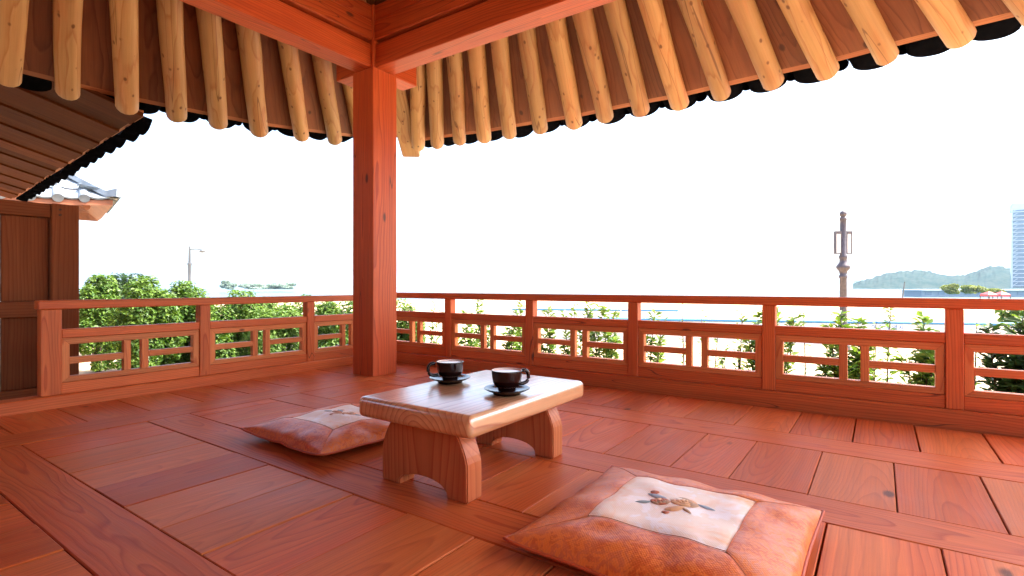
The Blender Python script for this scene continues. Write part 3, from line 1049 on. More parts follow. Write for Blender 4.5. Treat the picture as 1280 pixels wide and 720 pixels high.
B_ORANGE = brocade("orange_satin_brocade", (0.68, 0.160, 0.030), (0.54, 0.095, 0.018), (0.70, 0.30, 0.16), 0.2, 40, sheen=0.0, rough=0.38)
B_SHEEN = brocade("painted_sheen_brocade", (0.70, 0.175, 0.026), (0.58, 0.105, 0.014), (0.74, 0.40, 0.28), 0.38, 46, sheen=0.0, rough=0.38)  # same orange cloth with its reflected sheen painted in as pale blotches
B_CREAM = brocade("cream_brocade", (0.84, 0.66, 0.54), (0.86, 0.76, 0.74), (0.84, 0.42, 0.16), 0.95, 13, sheen=0.2, rough=0.5)
B_PIPE = plain("orange_piping", (0.46, 0.075, 0.022), 0.5)
B_SEAM = plain("seam_thread", (0.50, 0.15, 0.06), 0.6)
E_LEAF = plain("embroidery_grey_green", (0.20, 0.24, 0.24), 0.6)
E_BLUE = plain("embroidery_grey_blue", (0.30, 0.34, 0.40), 0.6)
E_RUST = plain("embroidery_rust", (0.46, 0.12, 0.05), 0.6)
E_PEACH = plain("embroidery_peach", (0.66, 0.34, 0.16), 0.6)
E_TAN = plain("embroidery_tan", (0.42, 0.24, 0.13), 0.6)

def cushion(label, loc, rz, half, height, seed, sides, patch=0.56, flower_rot=0.0):
    t = thing("floor_cushion", label, "cushion", loc, rz, "square brocade floor cushions")
    M = WM[t.name]
    rr = random.Random(seed)
    sd = Vector((seed * 3.1, seed * 1.7, 0))
    def plan(s, q):
        x = half * s * (1 - 0.038 * (1 - q * q))
        y = half * q * (1 - 0.038 * (1 - s * s))
        return x, y
    def seam(s, q):
        c = abs(s * q)
        w = mnoise.noise(Vector((s * 3, q * 3, 0)) + sd) * 0.010
        return 0.030 + 0.014 * c ** 4 + w * (1 - c)
    def topz(s, q):
        e = max(0.0, 1 - abs(s) ** 3.2) * max(0.0, 1 - abs(q) ** 3.2)
        dome = height * e ** 0.44
        n = mnoise.noise(Vector((s * 1.6, q * 1.6, 1)) + sd) * 0.006 + mnoise.noise(Vector((s * 5, q * 5, 2)) + sd) * 0.0022
        # creases that run in from the corners and edges
        ang = math.atan2(q, s)
        edge = max(abs(s), abs(q))
        cr = math.sin(ang * 11 + 3 * mnoise.noise(Vector((s * 2, q * 2, 4)) + sd)) * 0.0022 * max(0, edge - 0.45) / 0.55 * (e ** 0.3)
        return seam(s, q) + dome + (n * min(1, e * 2)) + cr
    def pt(s, q, dz=0.0):
        s = s + 0.055 * (1 - s * s)
        x, y = plan(s, q)
        return Vector((x, y, topz(s, q) + dz))
    def grid(fn, nu, nv):
        vs, fs = [], []
        for j in range(nv + 1):
            for i in range(nu + 1):
                vs.append(fn(-1 + 2 * i / nu, j / nv))
        for j in range(nv):
            for i in range(nu):
                fs.append((j * (nu + 1) + i, j * (nu + 1) + i + 1, (j + 1) * (nu + 1) + i + 1, (j + 1) * (nu + 1) + i))
        return vs, fs
    rot = [lambda s, q: (s, q), lambda s, q: (-q, s), lambda s, q: (-s, -q), lambda s, q: (q, -s)]
    for k in range(4):
        def fn(a_, b, k=k):
            vv = patch + (1 - patch) * b
            s, q = rot[k](vv, a_ * vv)
            # the seam beside the centre panel and along the mitre is pulled in a little
            pull = -0.0025 * (max(0, 1 - b * 12) + max(0, 1 - (1 - abs(a_)) * 30))
            return pt(s, q, pull * (1 - b))
        vs, fs = grid(fn, 36, 16)
        fs = [f for f in fs]
        mesh_obj("border_panel", vs, fs, sides[k], t, M, smooth=True)
    def fc(a_, b):
        q = -1 + 2 * b
        pull = -0.0025 * max(0, 1 - (1 - max(abs(a_), abs(q))) * 14)
        return pt(a_ * patch, q * patch, pull)
    vs, fs = grid(fc, 30, 30)
    mesh_obj("centre_panel", vs, fs, B_CREAM, t, M, smooth=True)
    def fb(a_, b):
        q = -1 + 2 * b
        x, y = plan(a_, q)
        m = max(abs(a_), abs(q))
        return Vector((x * 0.995, y * 0.995, 0.001 + (seam(a_, q) - 0.001) * max(0, (m - 0.62) / 0.38) ** 1.5))
    vs, fs = grid(fb, 30, 30)
    mesh_obj("underside", vs, [f[::-1] for f in fs], B_ORANGE, t, M, smooth=True)
    bm = bmesh.new()
    path = []
    n = 26
    for k in range(4):
        for i in range(n):
            s, q = rot[k](1.0, -1 + 2 * i / n)
            x, y = plan(s, q)
            path.append(Vector((x * 1.004, y * 1.004, seam(s, q))))
    path.append(path[0]); 
    tube(bm, path, 0.0042, 6, caps=False)
    bm_obj("piping", bm, B_PIPE, t, M, smooth=True)
    # sewn seams round the centre panel and along the four mitres
    def seam_line(a_, b_, n=24):
        bm = bmesh.new()
        tube(bm, [pt(a_[0] + (b_[0] - a_[0]) * i / n, a_[1] + (b_[1] - a_[1]) * i / n, -0.0006) for i in range(n + 1)], 0.0008, 5)
        bm_obj("seam", bm, B_SEAM, t, M, smooth=True)
    cs = [(patch, patch), (-patch, patch), (-patch, -patch), (patch, -patch)]
    for i in range(4):
        seam_line(cs[i], cs[(i + 1) % 4])
        seam_line(cs[i], (cs[i][0] / patch * 0.985, cs[i][1] / patch * 0.985))
    # embroidered spray of roses
    ca, sa = math.cos(flower_rot), math.sin(flower_rot)
    def emb(name, cx, cy, L, W, ang, mat, kind='leaf', lift=0.0022):
        bm = bmesh.new()
        na, out = 14, []
        for i in range(na):
            a_ = 2 * math.pi * i / na
            if kind == 'leaf':
                lx = L * math.cos(a_); ly = W * math.sin(a_) * (1 - 0.55 * abs(math.cos(a_)) ** 2)
            else:
                k_ = 1 + 0.10 * math.sin(3 * a_ + cx * 90)
                lx = L * math.cos(a_) * k_; ly = W * math.sin(a_) * k_
            x_ = cx + lx * math.cos(ang) - ly * math.sin(ang)
            y_ = cy + lx * math.sin(ang) + ly * math.cos(ang)
            out.append((x_, y_))
        def put(x_, y_, dz):
            X = ca * x_ - sa * y_; Y = sa * x_ + ca * y_
            return pt(X / half, Y / half, dz)
        rim = [bm.verts.new(put(x_, y_, 0.0006)) for x_, y_ in out]
        inn = [bm.verts.new(put(cx + (x_ - cx) * 0.75, cy + (y_ - cy) * 0.75, lift)) for x_, y_ in out]
        cen = bm.verts.new(put(cx, cy, lift + 0.0006))
        for i in range(na):
            j = (i + 1) % na
            bm.faces.new((rim[i], rim[j], inn[j], inn[i]))
            bm.faces.new((inn[i], inn[j], cen))
        bm_obj(name, bm, mat, t, M, smooth=True)
    k = half / 0.3
    # x to the viewer's right, y away, in metres on the cushion
    emb("embroidered_leaf", -0.050 * k, 0.028 * k, 0.030 * k, 0.012 * k, R(-25), E_BLUE)
    emb("embroidered_leaf", -0.078 * k, -0.020 * k, 0.022 * k, 0.009 * k, R(30), E_LEAF)
    emb("embroidered_leaf", 0.075 * k, 0.016 * k, 0.024 * k, 0.009 * k, R(-12), E_BLUE)
    emb("embroidered_petal", -0.060 * k, 0.052 * k, 0.012 * k, 0.012 * k, 0.3, E_RUST, 'p')
    def rose(cx, cy, r_, mats):
        lay = 0
        for nn, rad_, pl_, pw_ in ((6, 0.66, 0.44, 0.26), (5, 0.40, 0.34, 0.20), (3, 0.16, 0.22, 0.14)):
            for q in range(nn):
                a_ = 2 * math.pi * q / nn + lay * 0.7 + cx * 30
                emb("embroidered_petal", (cx + math.cos(a_) * rad_ * r_) * k, (cy + math.sin(a_) * rad_ * r_ * 0.75) * k, pl_ * r_ * k, pw_ * r_ * k, a_ + 1.57, mats[(q + lay) % len(mats)], 'p', 0.0016 + lay * 0.0008 + 0.0001 * q)
            lay += 1
    rose(-0.037, -0.004, 0.028, [E_RUST, E_TAN, E_RUST, E_PEACH])
    rose(0.022, 0.012, 0.040, [E_PEACH, E_TAN, B_CREAM, E_PEACH])
    emb("embroidered_petal", 0.004 * k, -0.036 * k, 0.026 * k, 0.012 * k, 0.5, E_PEACH, 'p', 0.0025)
    emb("embroidered_leaf", 0.034 * k, -0.036 * k, 0.016 * k, 0.006 * k, R(-40), E_TAN)
    emb("embroidered_petal", -0.014 * k, -0.062 * k, 0.010 * k, 0.009 * k, 0.0, E_RUST, 'p')
    return t
# side order for unrotated cushions: +x, +y, -x, -y
cushion("orange brocade floor cushion with a cream embroidered centre, in the foreground right of the table", (1.325, 0.43, 0.002), 0.0, 0.305, 0.060, 3,
        [B_SHEEN, B_SHEEN, B_ORANGE, B_SHEEN], 0.55, R(-80))
cushion("orange brocade floor cushion half hidden behind the left end of the tea table", (1.44, 1.915, 0.002), R(-2), 0.285, 0.062, 8,
        [B_SHEEN, B_SHEEN, B_ORANGE, B_SHEEN], 0.55, R(-80))

# ------------------------------------------------------------------ vegetation
def leaf_material(name, c0, c1, trans=0.35):
    t = NT(name)
    geo = t.n("ShaderNodeNewGeometry")
    col = t.mix(geo.outputs["Random Per Island"], c0, c1)
    t.l(col, t.b.inputs["Base Color"])
    t.b.inputs["Roughness"].default_value = 0.45
    t.b.inputs["Specular IOR Level"].default_value = 0.4
    tr = t.n("ShaderNodeBsdfTranslucent")
    t.l(t.mix(1.0, col, (1.0, 1.0, 0.45), 'MULTIPLY'), tr.inputs[0])
    mx = t.n("ShaderNodeMixShader")
    mx.inputs[0].default_value = trans
    t.l(t.b.outputs[0], mx.inputs[1])
    t.l(tr.outputs[0], mx.inputs[2])
    t.l(mx.outputs[0], t.out.inputs[0])
    return t.m
L_GREEN = leaf_material("hedge_leaf", (0.05, 0.125, 0.02), (0.18, 0.29, 0.045), 0.42)
L_PALE = leaf_material("young_leaf", (0.08, 0.17, 0.03), (0.19, 0.29, 0.06), 0.45)
L_DEEP = leaf_material("deep_leaf", (0.018, 0.05, 0.014), (0.04, 0.09, 0.025), 0.2)
L_FAR = leaf_material("hazed_leaf", (0.19, 0.27, 0.22), (0.25, 0.31, 0.27))  # washed-out paleness of distance haze put into the leaf colour
L_YEL = leaf_material("yellow_leaf", (0.18, 0.22, 0.03), (0.26, 0.28, 0.05))
M_BARK = plain("bark", (0.09, 0.06, 0.045), 0.85, var=0.3, scale=30)

def leaves_mesh(centres, normals, axes, L, W, mat):
    """diamond leaves folded along the midrib"""
    n = len(centres)
    C_ = np.asarray(centres); Nn = np.asarray(normals); A = np.asarray(axes)
    A = A - Nn * np.sum(A * Nn, 1, keepdims=True)
    A /= np.linalg.norm(A, axis=1, keepdims=True) + 1e-9
    B = np.cross(Nn, A)
    L = np.asarray(L)[:, None]; W = np.asarray(W)[:, None]
    v = np.empty((n, 4, 3))
    v[:, 0] = C_ - A * L * 0.5
    v[:, 1] = C_ + B * W * 0.5 + Nn * W * 0.18 + A * L * 0.05
    v[:, 2] = C_ + A * L * 0.5 - Nn * L * 0.08
    v[:, 3] = C_ - B * W * 0.5 + Nn * W * 0.18 + A * L * 0.05
    me = bpy.data.meshes.new("foliage")
    idx = np.arange(n)[:, None] * 4
    faces = np.concatenate([idx + [[0, 1, 2]], idx + [[0, 2, 3]]], 1).reshape(-1, 3)
    me.from_pydata(v.reshape(-1, 3).tolist(), [], faces.tolist())
    me.materials.append(mat)
    return me
def rand_unit(rs, n):
    a_ = rs.normal(size=(n, 3))
    return a_ / np.linalg.norm(a_, axis=1, keepdims=True)

def bush(name, label, cat, base, height, rx, ry, n, seed, mat, leaf=0.055, group=None, lumps=9, z0=0.12):
    """a leafy bush: stems plus a crown of leaf clumps with gaps"""
    rs = np.random.default_rng(seed)
    t = thing(name, label, cat, base, 0, group)
    M = WM[t.name]
    # clump centres
    cl = []
    for i in range(lumps):
        a_ = rs.uniform(0, 6.28); r_ = math.sqrt(rs.uniform(0, 1)) * 0.75
        h_ = rs.uniform(z0 + 0.1, 0.86)
        sh = 1.0 - 0.35 * max(0, h_ - 0.55) / 0.45
        cl.append((math.cos(a_) * r_ * rx * sh, math.sin(a_) * r_ * ry * sh, h_ * height, rs.uniform(0.30, 0.5)))
    cl = np.array(cl)
    k = rs.integers(0, lumps, n)
    rad = cl[k, 3]
    dirs = rand_unit(rs, n)
    rr = rs.uniform(0.45, 1.0, n) ** 0.6
    scale = np.stack([rad * rx, rad * ry, rad * height * 0.62], 1)
    pos = cl[k, :3] + dirs * rr[:, None] * scale
    keep = (pos[:, 2] > 0.03) & (pos[:, 2] < height * 1.03)
    pos, dirs = pos[keep], dirs[keep]
    m = len(pos)
    nor = dirs * 0.6 + rand_unit(rs, m) * 0.55 + np.array([0, 0, 0.45])
    nor /= np.linalg.norm(nor, axis=1, keepdims=True)
    L = rs.uniform(0.7, 1.3, m) * leaf
    me = leaves_mesh(pos, nor, rand_unit(rs, m), L, L * 0.52, mat)
    o = bpy.data.objects.new("crown", me)
    link(o, M, t); o["kind"] = "stuff"
    bm = bmesh.new()
    for i in range(min(lumps, 8)):
        p = Vector(cl[i, :3])
        tube(bm, [Vector((rs.uniform(-.05, .05) * rx, rs.uniform(-.05, .05) * ry, 0.0)), Vector((p.x * 0.4, p.y * 0.4, p.z * 0.5)), p], [0.014, 0.010, 0.004], 5)
    bm_obj("trunk", bm, M_BARK, t, M)
    return t

# hedge bushes beyond the left railing
G_HEDGE = "hedge bushes beyond the left railing"
def at_ground(u, d):
    p = P(u, d); return (p.x, p.y, GZ)
def hb(u, d, vtop, wpx, n, seed, label, mat=L_GREEN, leaf=0.06, lumps=10):
    top_z = CAM_H + (VH - vtop) / FPX * d
    r_ = wpx / FPX * d * 0.5
    n = int(n * 4.2); leaf *= 0.86; lumps += 5
    bush("hedge_bush", label, "bush", at_ground(u, d), top_z - GZ, r_, r_, n, seed, mat, leaf, G_HEDGE, lumps, -0.05)
hb(122, 7.6, 347, 66, 2600, 21, "light green rounded bush showing right beside the end of the plank wall", L_GREEN, 0.07)
hb(150, 9.4, 344, 70, 1900, 22, "dark green bush whose top rises behind the lightest bush by the plank wall", L_DEEP, 0.08)
hb(185, 6.6, 349, 80, 3400, 23, "big green bush behind the first railing panel from the wall", L_GREEN, 0.065, 12)
hb(243, 7.2, 354, 74, 3000, 24, "leafy green bush in front of the thin lamp post", L_GREEN, 0.065)
hb(292, 7.4, 366, 78, 3000, 25, "green bush behind the left half of the second railing panel", L_GREEN, 0.065)
hb(346, 7.8, 365, 84, 3200, 26, "green bush behind the right half of the second railing panel", L_PALE, 0.065)
hb(404, 8.2, 370, 78, 2800, 27, "low green bush just left of the pillar, third railing panel", L_GREEN, 0.065)
hb(452, 8.6, 374, 70, 2200, 28, "low green bush mostly hidden behind the pillar", L_GREEN, 0.065)
hb(505, 7.4, 374, 56, 2200, 29, "green bush just right of the pillar behind the right railing", L_PALE, 0.06)

# young shrubs beyond the right railing
G_SHRUB = "young shrubs planted beyond the right railing"
def shrub(u, d, vtop, wpx, n, seed, label, mat=L_PALE, stems=4, leaf=0.06, bare=0.15):
    n = int(n * (3.2 if n > 100 else 1.5)); leaf *= 1.2; wpx *= 1.3
    rs = np.random.default_rng(seed)
    base = at_ground(u, d)
    h_ = CAM_H + (VH - vtop) / FPX * d - GZ
    w = wpx / FPX * d * 0.5
    t = thing("shrub", label, "shrub", base, 0, G_SHRUB)
    M = WM[t.name]
    bm = bmesh.new()
    pos, nor, ax = [], [], []
    for s in range(stems):
        a_ = rs.uniform(0, 6.28); lean = rs.uniform(0.25, 1.0) * w
        hh = h_ * (1.0 if s == 0 else rs.uniform(0.6, 0.95))
        tip = Vector((math.cos(a_) * lean, math.sin(a_) * lean, hh))
        if s == 0: tip.x *= 0.4; tip.y *= 0.4
        b0 = Vector((rs.uniform(-.02, .02), rs.uniform(-.02, .02), 0))
        midp = b0.lerp(tip, 0.5) + Vector((rs.uniform(-.03, .03), rs.uniform(-.03, .03), 0.03))
        tube(bm, [b0, midp, tip], [0.008, 0.006, 0.0025], 5)
        m = max(4, n // stems)
        for i in range(m):
            f = bare + (1 - bare) * (i + rs.uniform(0, 1)) / m
            q = b0.lerp(midp, f * 2) if f < 0.5 else midp.lerp(tip, f * 2 - 1)
            # side twig
            az = rs.uniform(0, 6.28); rl = rs.uniform(0.02, 0.09) * (1.2 - 0.5 * f) * (0.6 + w * 2)
            dv = Vector((math.cos(az), math.sin(az), rs.uniform(-0.1, 0.8)))
            pos.append(q + dv * rl)
            ax.append(dv)
            nn = Vector((-dv.x * 0.4 + rs.normal() * 0.35, -dv.y * 0.4 + rs.normal() * 0.35, 0.9)).normalized()
            nor.append(nn)
    bm_obj("trunk", bm, M_BARK, t, M)
    m = len(pos)
    L = rs.uniform(0.7, 1.25, m) * leaf
    me = leaves_mesh([tuple(p) for p in pos], [tuple(p) for p in nor], [tuple(p) for p in ax], L, L * 0.5, mat)
    o = bpy.data.objects.new("crown", me)
    link(o, M, t); o["kind"] = "stuff"
    return t
shrub(540, 6.6, 378, 26, 90, 101, "thin young shrub in the first bay right of the pillar, near the second post")
shrub(585, 5.8, 392, 40, 260, 102, "bushy young shrub filling the left of the second bay right of the pillar")
shrub(600, 6.4, 374, 26, 160, 103, "tall leafy shrub standing over the middle of the second bay right of the pillar")
shrub(634, 5.4, 402, 46, 240, 104, "low wide shrub behind the right lattice opening of the second bay")
shrub(649, 6.2, 375, 16, 110, 105, "upright shrub beside the third post right of the pillar")
shrub(684, 5.2, 386, 26, 190, 106, "leafy shrub at the left end of the third bay right of the pillar")
shrub(716, 5.8, 382, 20, 110, 107, "slender shrub near the middle of the third bay, left of the tallest one there")
shrub(731, 5.6, 374, 20, 120, 108, "tallest shrub of the third bay, its tip above the middle rail")
shrub(756, 5.0, 384, 44, 280, 109, "wide bushy shrub behind the right lattice opening of the third bay")
shrub(815, 4.7, 388, 26, 130, 110, "thin shrub at the left end of the fourth bay")
shrub(852, 5.4, 381, 8, 26, 111, "bare upright twig left of the middle of the fourth bay", stems=2, bare=0.35, leaf=0.04)
shrub(878, 5.4, 383, 8, 26, 112, "bare upright twig right of the middle of the fourth bay", stems=2, bare=0.35, leaf=0.04)
shrub(898, 4.2, 416, 24, 70, 113, "short shrub low in the right lattice opening of the fourth bay", leaf=0.05)
shrub(926, 4.6, 389, 20, 80, 114, "twiggy shrub at the right of the fourth bay", stems=5, bare=0.3, leaf=0.05)
shrub(943, 4.4, 390, 26, 180, 115, "leafy shrub next to the fifth post right of the pillar", L_GREEN)
shrub(977, 4.2, 384, 30, 150, 116, "leafy shrub at the left end of the fifth bay, tips over the rail")
shrub(1004, 4.8, 392, 6, 24, 117, "single thin twig in the left lattice opening of the fifth bay", stems=1, bare=0.3, leaf=0.04)
shrub(1046, 4.0, 392, 30, 330, 118, "dense dark shrub just left of the double muntins of the fifth bay", L_GREEN, 5)
shrub(1070, 4.0, 400, 30, 330, 119, "dense shrub seen in the narrow middle slot of the fifth bay", L_GREEN, 5)
shrub(1094, 4.6, 404, 16, 60, 120, "short twiggy shrub right of the narrow slot of the fifth bay", stems=3, leaf=0.05)
shrub(1112, 4.3, 384, 14, 60, 121, "tall single-stemmed shrub in the right lattice opening of the fifth bay", stems=1)
shrub(1150, 4.0, 396, 46, 230, 122, "broad leafy shrub near the right end of the fifth bay", stems=5, leaf=0.07)
shrub(1220, 3.5, 402, 12, 40, 123, "small twig right of the sixth post", stems=2, leaf=0.045)
shrub(1262, 3.3, 396, 60, 620, 124, "dark dense shrub at the right edge behind the last bay", L_DEEP, 7, leaf=0.065, bare=0.1)
shrub(1275, 3.9, 386, 30, 240, 125, "bright leafy shrub behind the darkest one at the right edge", L_GREEN, 5)

# far trees
def tree(u, d, vtop, wpx, n, seed, label, mat, leaf, group):
    leaf = leaf * d / 37 if d > 50 else leaf
    h_ = CAM_H + (VH - vtop) / FPX * d - GZ
    r_ = wpx / FPX * d * 0.5
    o = bush("tree", label, "tree", at_ground(u, d), h_, r_, r_, n, seed, mat, leaf, group, 15, -0.05)
    return o
G_FAR = "far trees along the shore"
tree(285, 200, 351, 18, 2200, 201, "pale far tree with a pointed top right of the thin lamp post", L_FAR, 0.16, G_FAR)
tree(318, 210, 355, 40, 3200, 202, "pale far tree in the middle of the three above the left railing", L_FAR, 0.16, G_FAR)
tree(352, 220, 354, 40, 3200, 203, "pale far tree nearest the pillar above the left railing", L_FAR, 0.16, G_FAR)
tree(1190, 80, 355, 22, 1800, 204, "yellow green tree left of the others above the right railing", L_YEL, 0.16, G_FAR)
tree(1214, 82, 357, 26, 1800, 205, "yellow green tree in front of the low blue building", L_YEL, 0.16, G_FAR)
tree(1238, 85, 361, 26, 1800, 206, "low yellow green tree beside the red awnings", L_YEL, 0.16, G_FAR)
tree(1262, 15, 378, 36, 500, 207, "bushy tree below the tower at the right edge", L_GREEN, 0.16, G_FAR)

# ------------------------------------------------------------------ street lamps
M_BRONZE = plain("bronze_paint", (0.080, 0.066, 0.074), 0.42, metal=0.35, var=0.2, scale=20)
M_LENS = plain("frosted_lantern_glass", (0.78, 0.78, 0.76), 0.35)
M_GREYPOLE = plain("grey_pole_paint", (0.09, 0.10, 0.11), 0.5, metal=0.2)
def ornate_lamp():
    d = 10.0
    p = P(1054, d)
    k = d / FPX
    t = thing("street_lamp", "bronze lamp post with round finial and two flat lanterns beyond the right railing", "street lamp", (p.x, p.y, GZ), YAW)
    M = WM[t.name]
    def z(v): return CAM_H + (VH - v) * k - GZ
    r = 3.7 * k
    prof = [(r * 2.2, 0), (r * 2.2, 0.10), (r * 1.6, 0.14), (r * 1.5, 0.5), (r * 1.15, 0.56), (r * 1.1, z(348)), (r * 1.35, z(347)), (r * 1.35, z(344.5)), (r * 1.05, z(343.5)), (r * 1.3, z(339)), (r * 2.0, z(336)), (r * 2.2, z(333.5)),
            (r * 1.9, z(331.5)), (r * 1.2, z(328)), (r * 1.1, z(324)), (r * 1.3, z(322.5)), (r * 1.3, z(320)), (r, z(318.5)), (r, z(280)), (r * 0.95, z(276)), (r * 1.15, z(275)), (r * 1.1, z(272.5)), (r * 0.8, z(271))]
    bm = bmesh.new()
    lathe_mesh(bm, prof, 16, True, True)
    bmesh.ops.recalc_face_normals(bm, faces=bm.faces)
    o = bm_obj("pole", bm, M_BRONZE, t, M)
    for pl_ in o.data.polygons: pl_.use_smooth = len(pl_.vertices) == 4
    bm = bmesh.new()
    bmesh.ops.create_uvsphere(bm, u_segments=14, v_segments=10, radius=r * 1.15)
    bm_obj("finial", bm, M_BRONZE, t, M @ Matrix.Translation((0, 0, z(267.5))), smooth=True)
    for sg, w in ((-1, 7.6), (1, 7.0)):
        # lantern frame and glass; local -Y is to the viewer's right
        yc = -sg * (r + w * k * 0.5 - 0.01)
        z0, z1 = z(317.5), z(289)
        fr = 1.1 * k
        hw = w * k / 2
        bm = bmesh.new()
        th = 0.035
        bm_box(bm, (-th, yc - hw, z1 - 3.5 * k), (th, yc + hw, z1))
        bm_box(bm, (-th, yc - hw, z0), (th, yc + hw, z0 + fr))
        bm_box(bm, (-th, yc - hw, z0 + fr), (th, yc - hw + fr, z1 - 3.5 * k))
        bm_box(bm, (-th, yc + hw - fr, z0 + fr), (th, yc + hw, z1 - 3.5 * k))
        lan = bm_obj("lantern", bm, M_BRONZE, t, M)
        bm = bmesh.new()
        bm_box(bm, (-th * 0.7, yc - hw + fr, z0 + fr), (th * 0.7, yc + hw - fr, z1 - 3.5 * k))
        bm_obj("pane", bm, M_LENS, lan, M)
ornate_lamp()
def thin_lamp():
    d = 32.0
    k = d / FPX
    p = P(237, d)
    t = thing("street_lamp", "thin pale lamp post with one side arm rising above the left hedge", "street lamp", (p.x, p.y, GZ), YAW)
    M = WM[t.name]
    def z(v): return CAM_H + (VH - v) * k - GZ
    bm = bmesh.new()
    lathe_mesh(bm, [(0.09, 0), (0.09, z(332)), (0.12, z(331)), (0.12, z(329)), (0.065, z(328)), (0.05, z(308))], 10, True, True)
    bm_obj("pole", bm, M_GREYPOLE, t, M)
    bm = bmesh.new()
    tube(bm, [(0, 0, z(312)), (0, -8 * k, z(311.2)), (0, -16 * k, z(312.5))], 0.03, 6)
    bm_obj("arm", bm, M_GREYPOLE, t, M)
    bm = bmesh.new()
    lathe_mesh(bm, [(0.05, 0.14), (0.10, 0.10), (0.19, 0.02), (0.15, -0.02), (0.05, -0.06)], 12, True, True, (0, -16 * k, z(314.5)))
    bm_obj("lamp_head", bm, M_GREYPOLE, t, M)
thin_lamp()

# ------------------------------------------------------------------ promenade walls with blue coping and painted letters
M_WHITE = plain("white_wall_paint", (0.78, 0.78, 0.76), 0.7, var=0.06, scale=3)
M_COPING = plain("blue_coping_paint", (0.03, 0.17, 0.36), 0.5)
M_LETTER = plain("blue_letter_paint", (0.06, 0.20, 0.46), 0.6)
def sea_wall(label, u0, v0, u1, v1, ztop, group, text=None):
    d0 = FPX * (CAM_H - ztop) / (v0 - VH)
    d1 = FPX * (CAM_H - ztop) / (v1 - VH)
    a, b = P(u0, d0), P(u1, d1)
    a.z = b.z = 0
    mid = (a + b) / 2
    t = thing("sea_wall", label, "wall", (mid.x, mid.y, GZ), 0, group)
    bar("wall_body", a + Vector((0, 0, (GZ + ztop - 0.045) / 2 - 0.05)), b + Vector((0, 0, (GZ + ztop - 0.045) / 2 - 0.05)), 0.24, ztop - 0.045 - GZ + 0.1, M_WHITE, t, bev=0.01)
    # coping in separate slabs
    n = max(3, int((b - a).length / 2.2))
    for i in range(n):
        p, q = a.lerp(b, i / n), a.lerp(b, (i + 1) / n)
        g = (q - p).normalized() * 0.012
        bar("coping", p + g + Vector((0, 0, ztop - 0.0225)), q - g + Vector((0, 0, ztop - 0.0225)), 0.30, 0.045, M_COPING, t, bev=0.006)
    if text:
        cu = bpy.data.curves.new("lettering", 'FONT')
        cu.body = text[0]
        cu.size = text[3]
        cu.align_x = 'LEFT'
        cu.extrude = 0.004
        cu.space_character = 1.12
        cu.materials.append(M_LETTER)
        o = bpy.data.objects.new("lettering", cu)
        s = text[1]
        p = a.lerp(b, s)
        al_ = (b - a).normalized()
        nrm = Vector((al_.y, -al_.x, 0))
        if nrm.dot(FW) > 0: nrm = -nrm
        xd = al_ if al_.dot(RT) > 0 else -al_
        M = Matrix((xd, Vector((0, 0, 1)), nrm)).transposed().to_4x4()
        M.translation = p + nrm * 0.127 + Vector((0, 0, text[2]))
        link(o, M, t)
    return t
G_WALL = "white sea walls with blue coping"
sea_wall("near white wall with blue coping and blue Korean letters behind the shrubs", 690, 396.5, 1420, 405.5, -0.10, G_WALL,
         ("여수 우영시", 0.592, -0.262, 0.118))
sea_wall("farther white wall with blue coping, above and left of the lettered one", 640, 385.5, 848, 387.2, -0.10, G_WALL)

# ------------------------------------------------------------------ far buildings, mast
M_CONC = plain("pale_concrete", (0.62, 0.64, 0.66), 0.7, var=0.05, scale=0.4)
M_GLASS = plain("tower_glass", (0.16, 0.24, 0.34), 0.15, 0.8, var=0.15, scale=0.2)
def tower():
    d = 300.0
    k = d / FPX
    p = P(1264, d)
    yaw = YAW - R(90)
    # local X right, Y away
    t = thing("tower", "tall pale blue high-rise with stacked balconies at the right edge", "building", (p.x, p.y, GZ), yaw + R(-40))
    M = WM[t.name]
    H = (VH - 254) * k + CAM_H - GZ
    Wd = 26.0
    bm = bmesh.new()
    bm_box(bm, (0.6, 1.0, 0), (Wd - 0.6, 17, H - 4.0))
    bm_obj("core", bm, M_GLASS, t, M)
    bm = bmesh.new()
    bm_box(bm, (0.3, 0.6, H - 3.99), (Wd, 17.4, H))
    bm_obj("roof", bm, M_CONC, t, M)
    for x in (0.0, 8.2, 16.4, 24.6):
        bm = bmesh.new()
        bm_box(bm, (x, -0.1, 0), (x + 0.7, 0.95, H - 4.0))
        bm_obj("pier", bm, M_CONC, t, M)
    nf = 19
    fh = (H - 4.0) / nf
    sl = bmesh.new()
    bm_box(sl, (0.71, -0.5, -0.18), (8.19, 0.99, 0.18))
    # slanting balcony fin as in the photo's zigzag
    for x0, x1, z0, z1 in ((0.9, 2.6, 0.2, 1.5), (6.2, 8.0, 1.5, 0.2)):
        v = [sl.verts.new(q) for q in ((x0, -0.45, z0), (x1, -0.45, z1), (x1, -0.45, z1 + 0.35), (x0, -0.45, z0 + 0.35), (x0, -0.1, z0), (x1, -0.1, z1), (x1, -0.1, z1 + 0.35), (x0, -0.1, z0 + 0.35))]
        for f in ((0, 1, 2, 3), (7, 6, 5, 4), (0, 4, 5, 1), (3, 2, 6, 7), (1, 5, 6, 2), (0, 3, 7, 4)): sl.faces.new([v[i] for i in f])
    me = bpy.data.meshes.new("balcony"); sl.to_mesh(me); sl.free(); me.materials.append(M_CONC)
    for f in range(nf):
        for x in (0.0, 8.2, 16.4):
            o = bpy.data.objects.new("balcony", me)
            link(o, M @ Matrix.Translation((x, 0, (f + 0.5) * fh)), t)
tower()
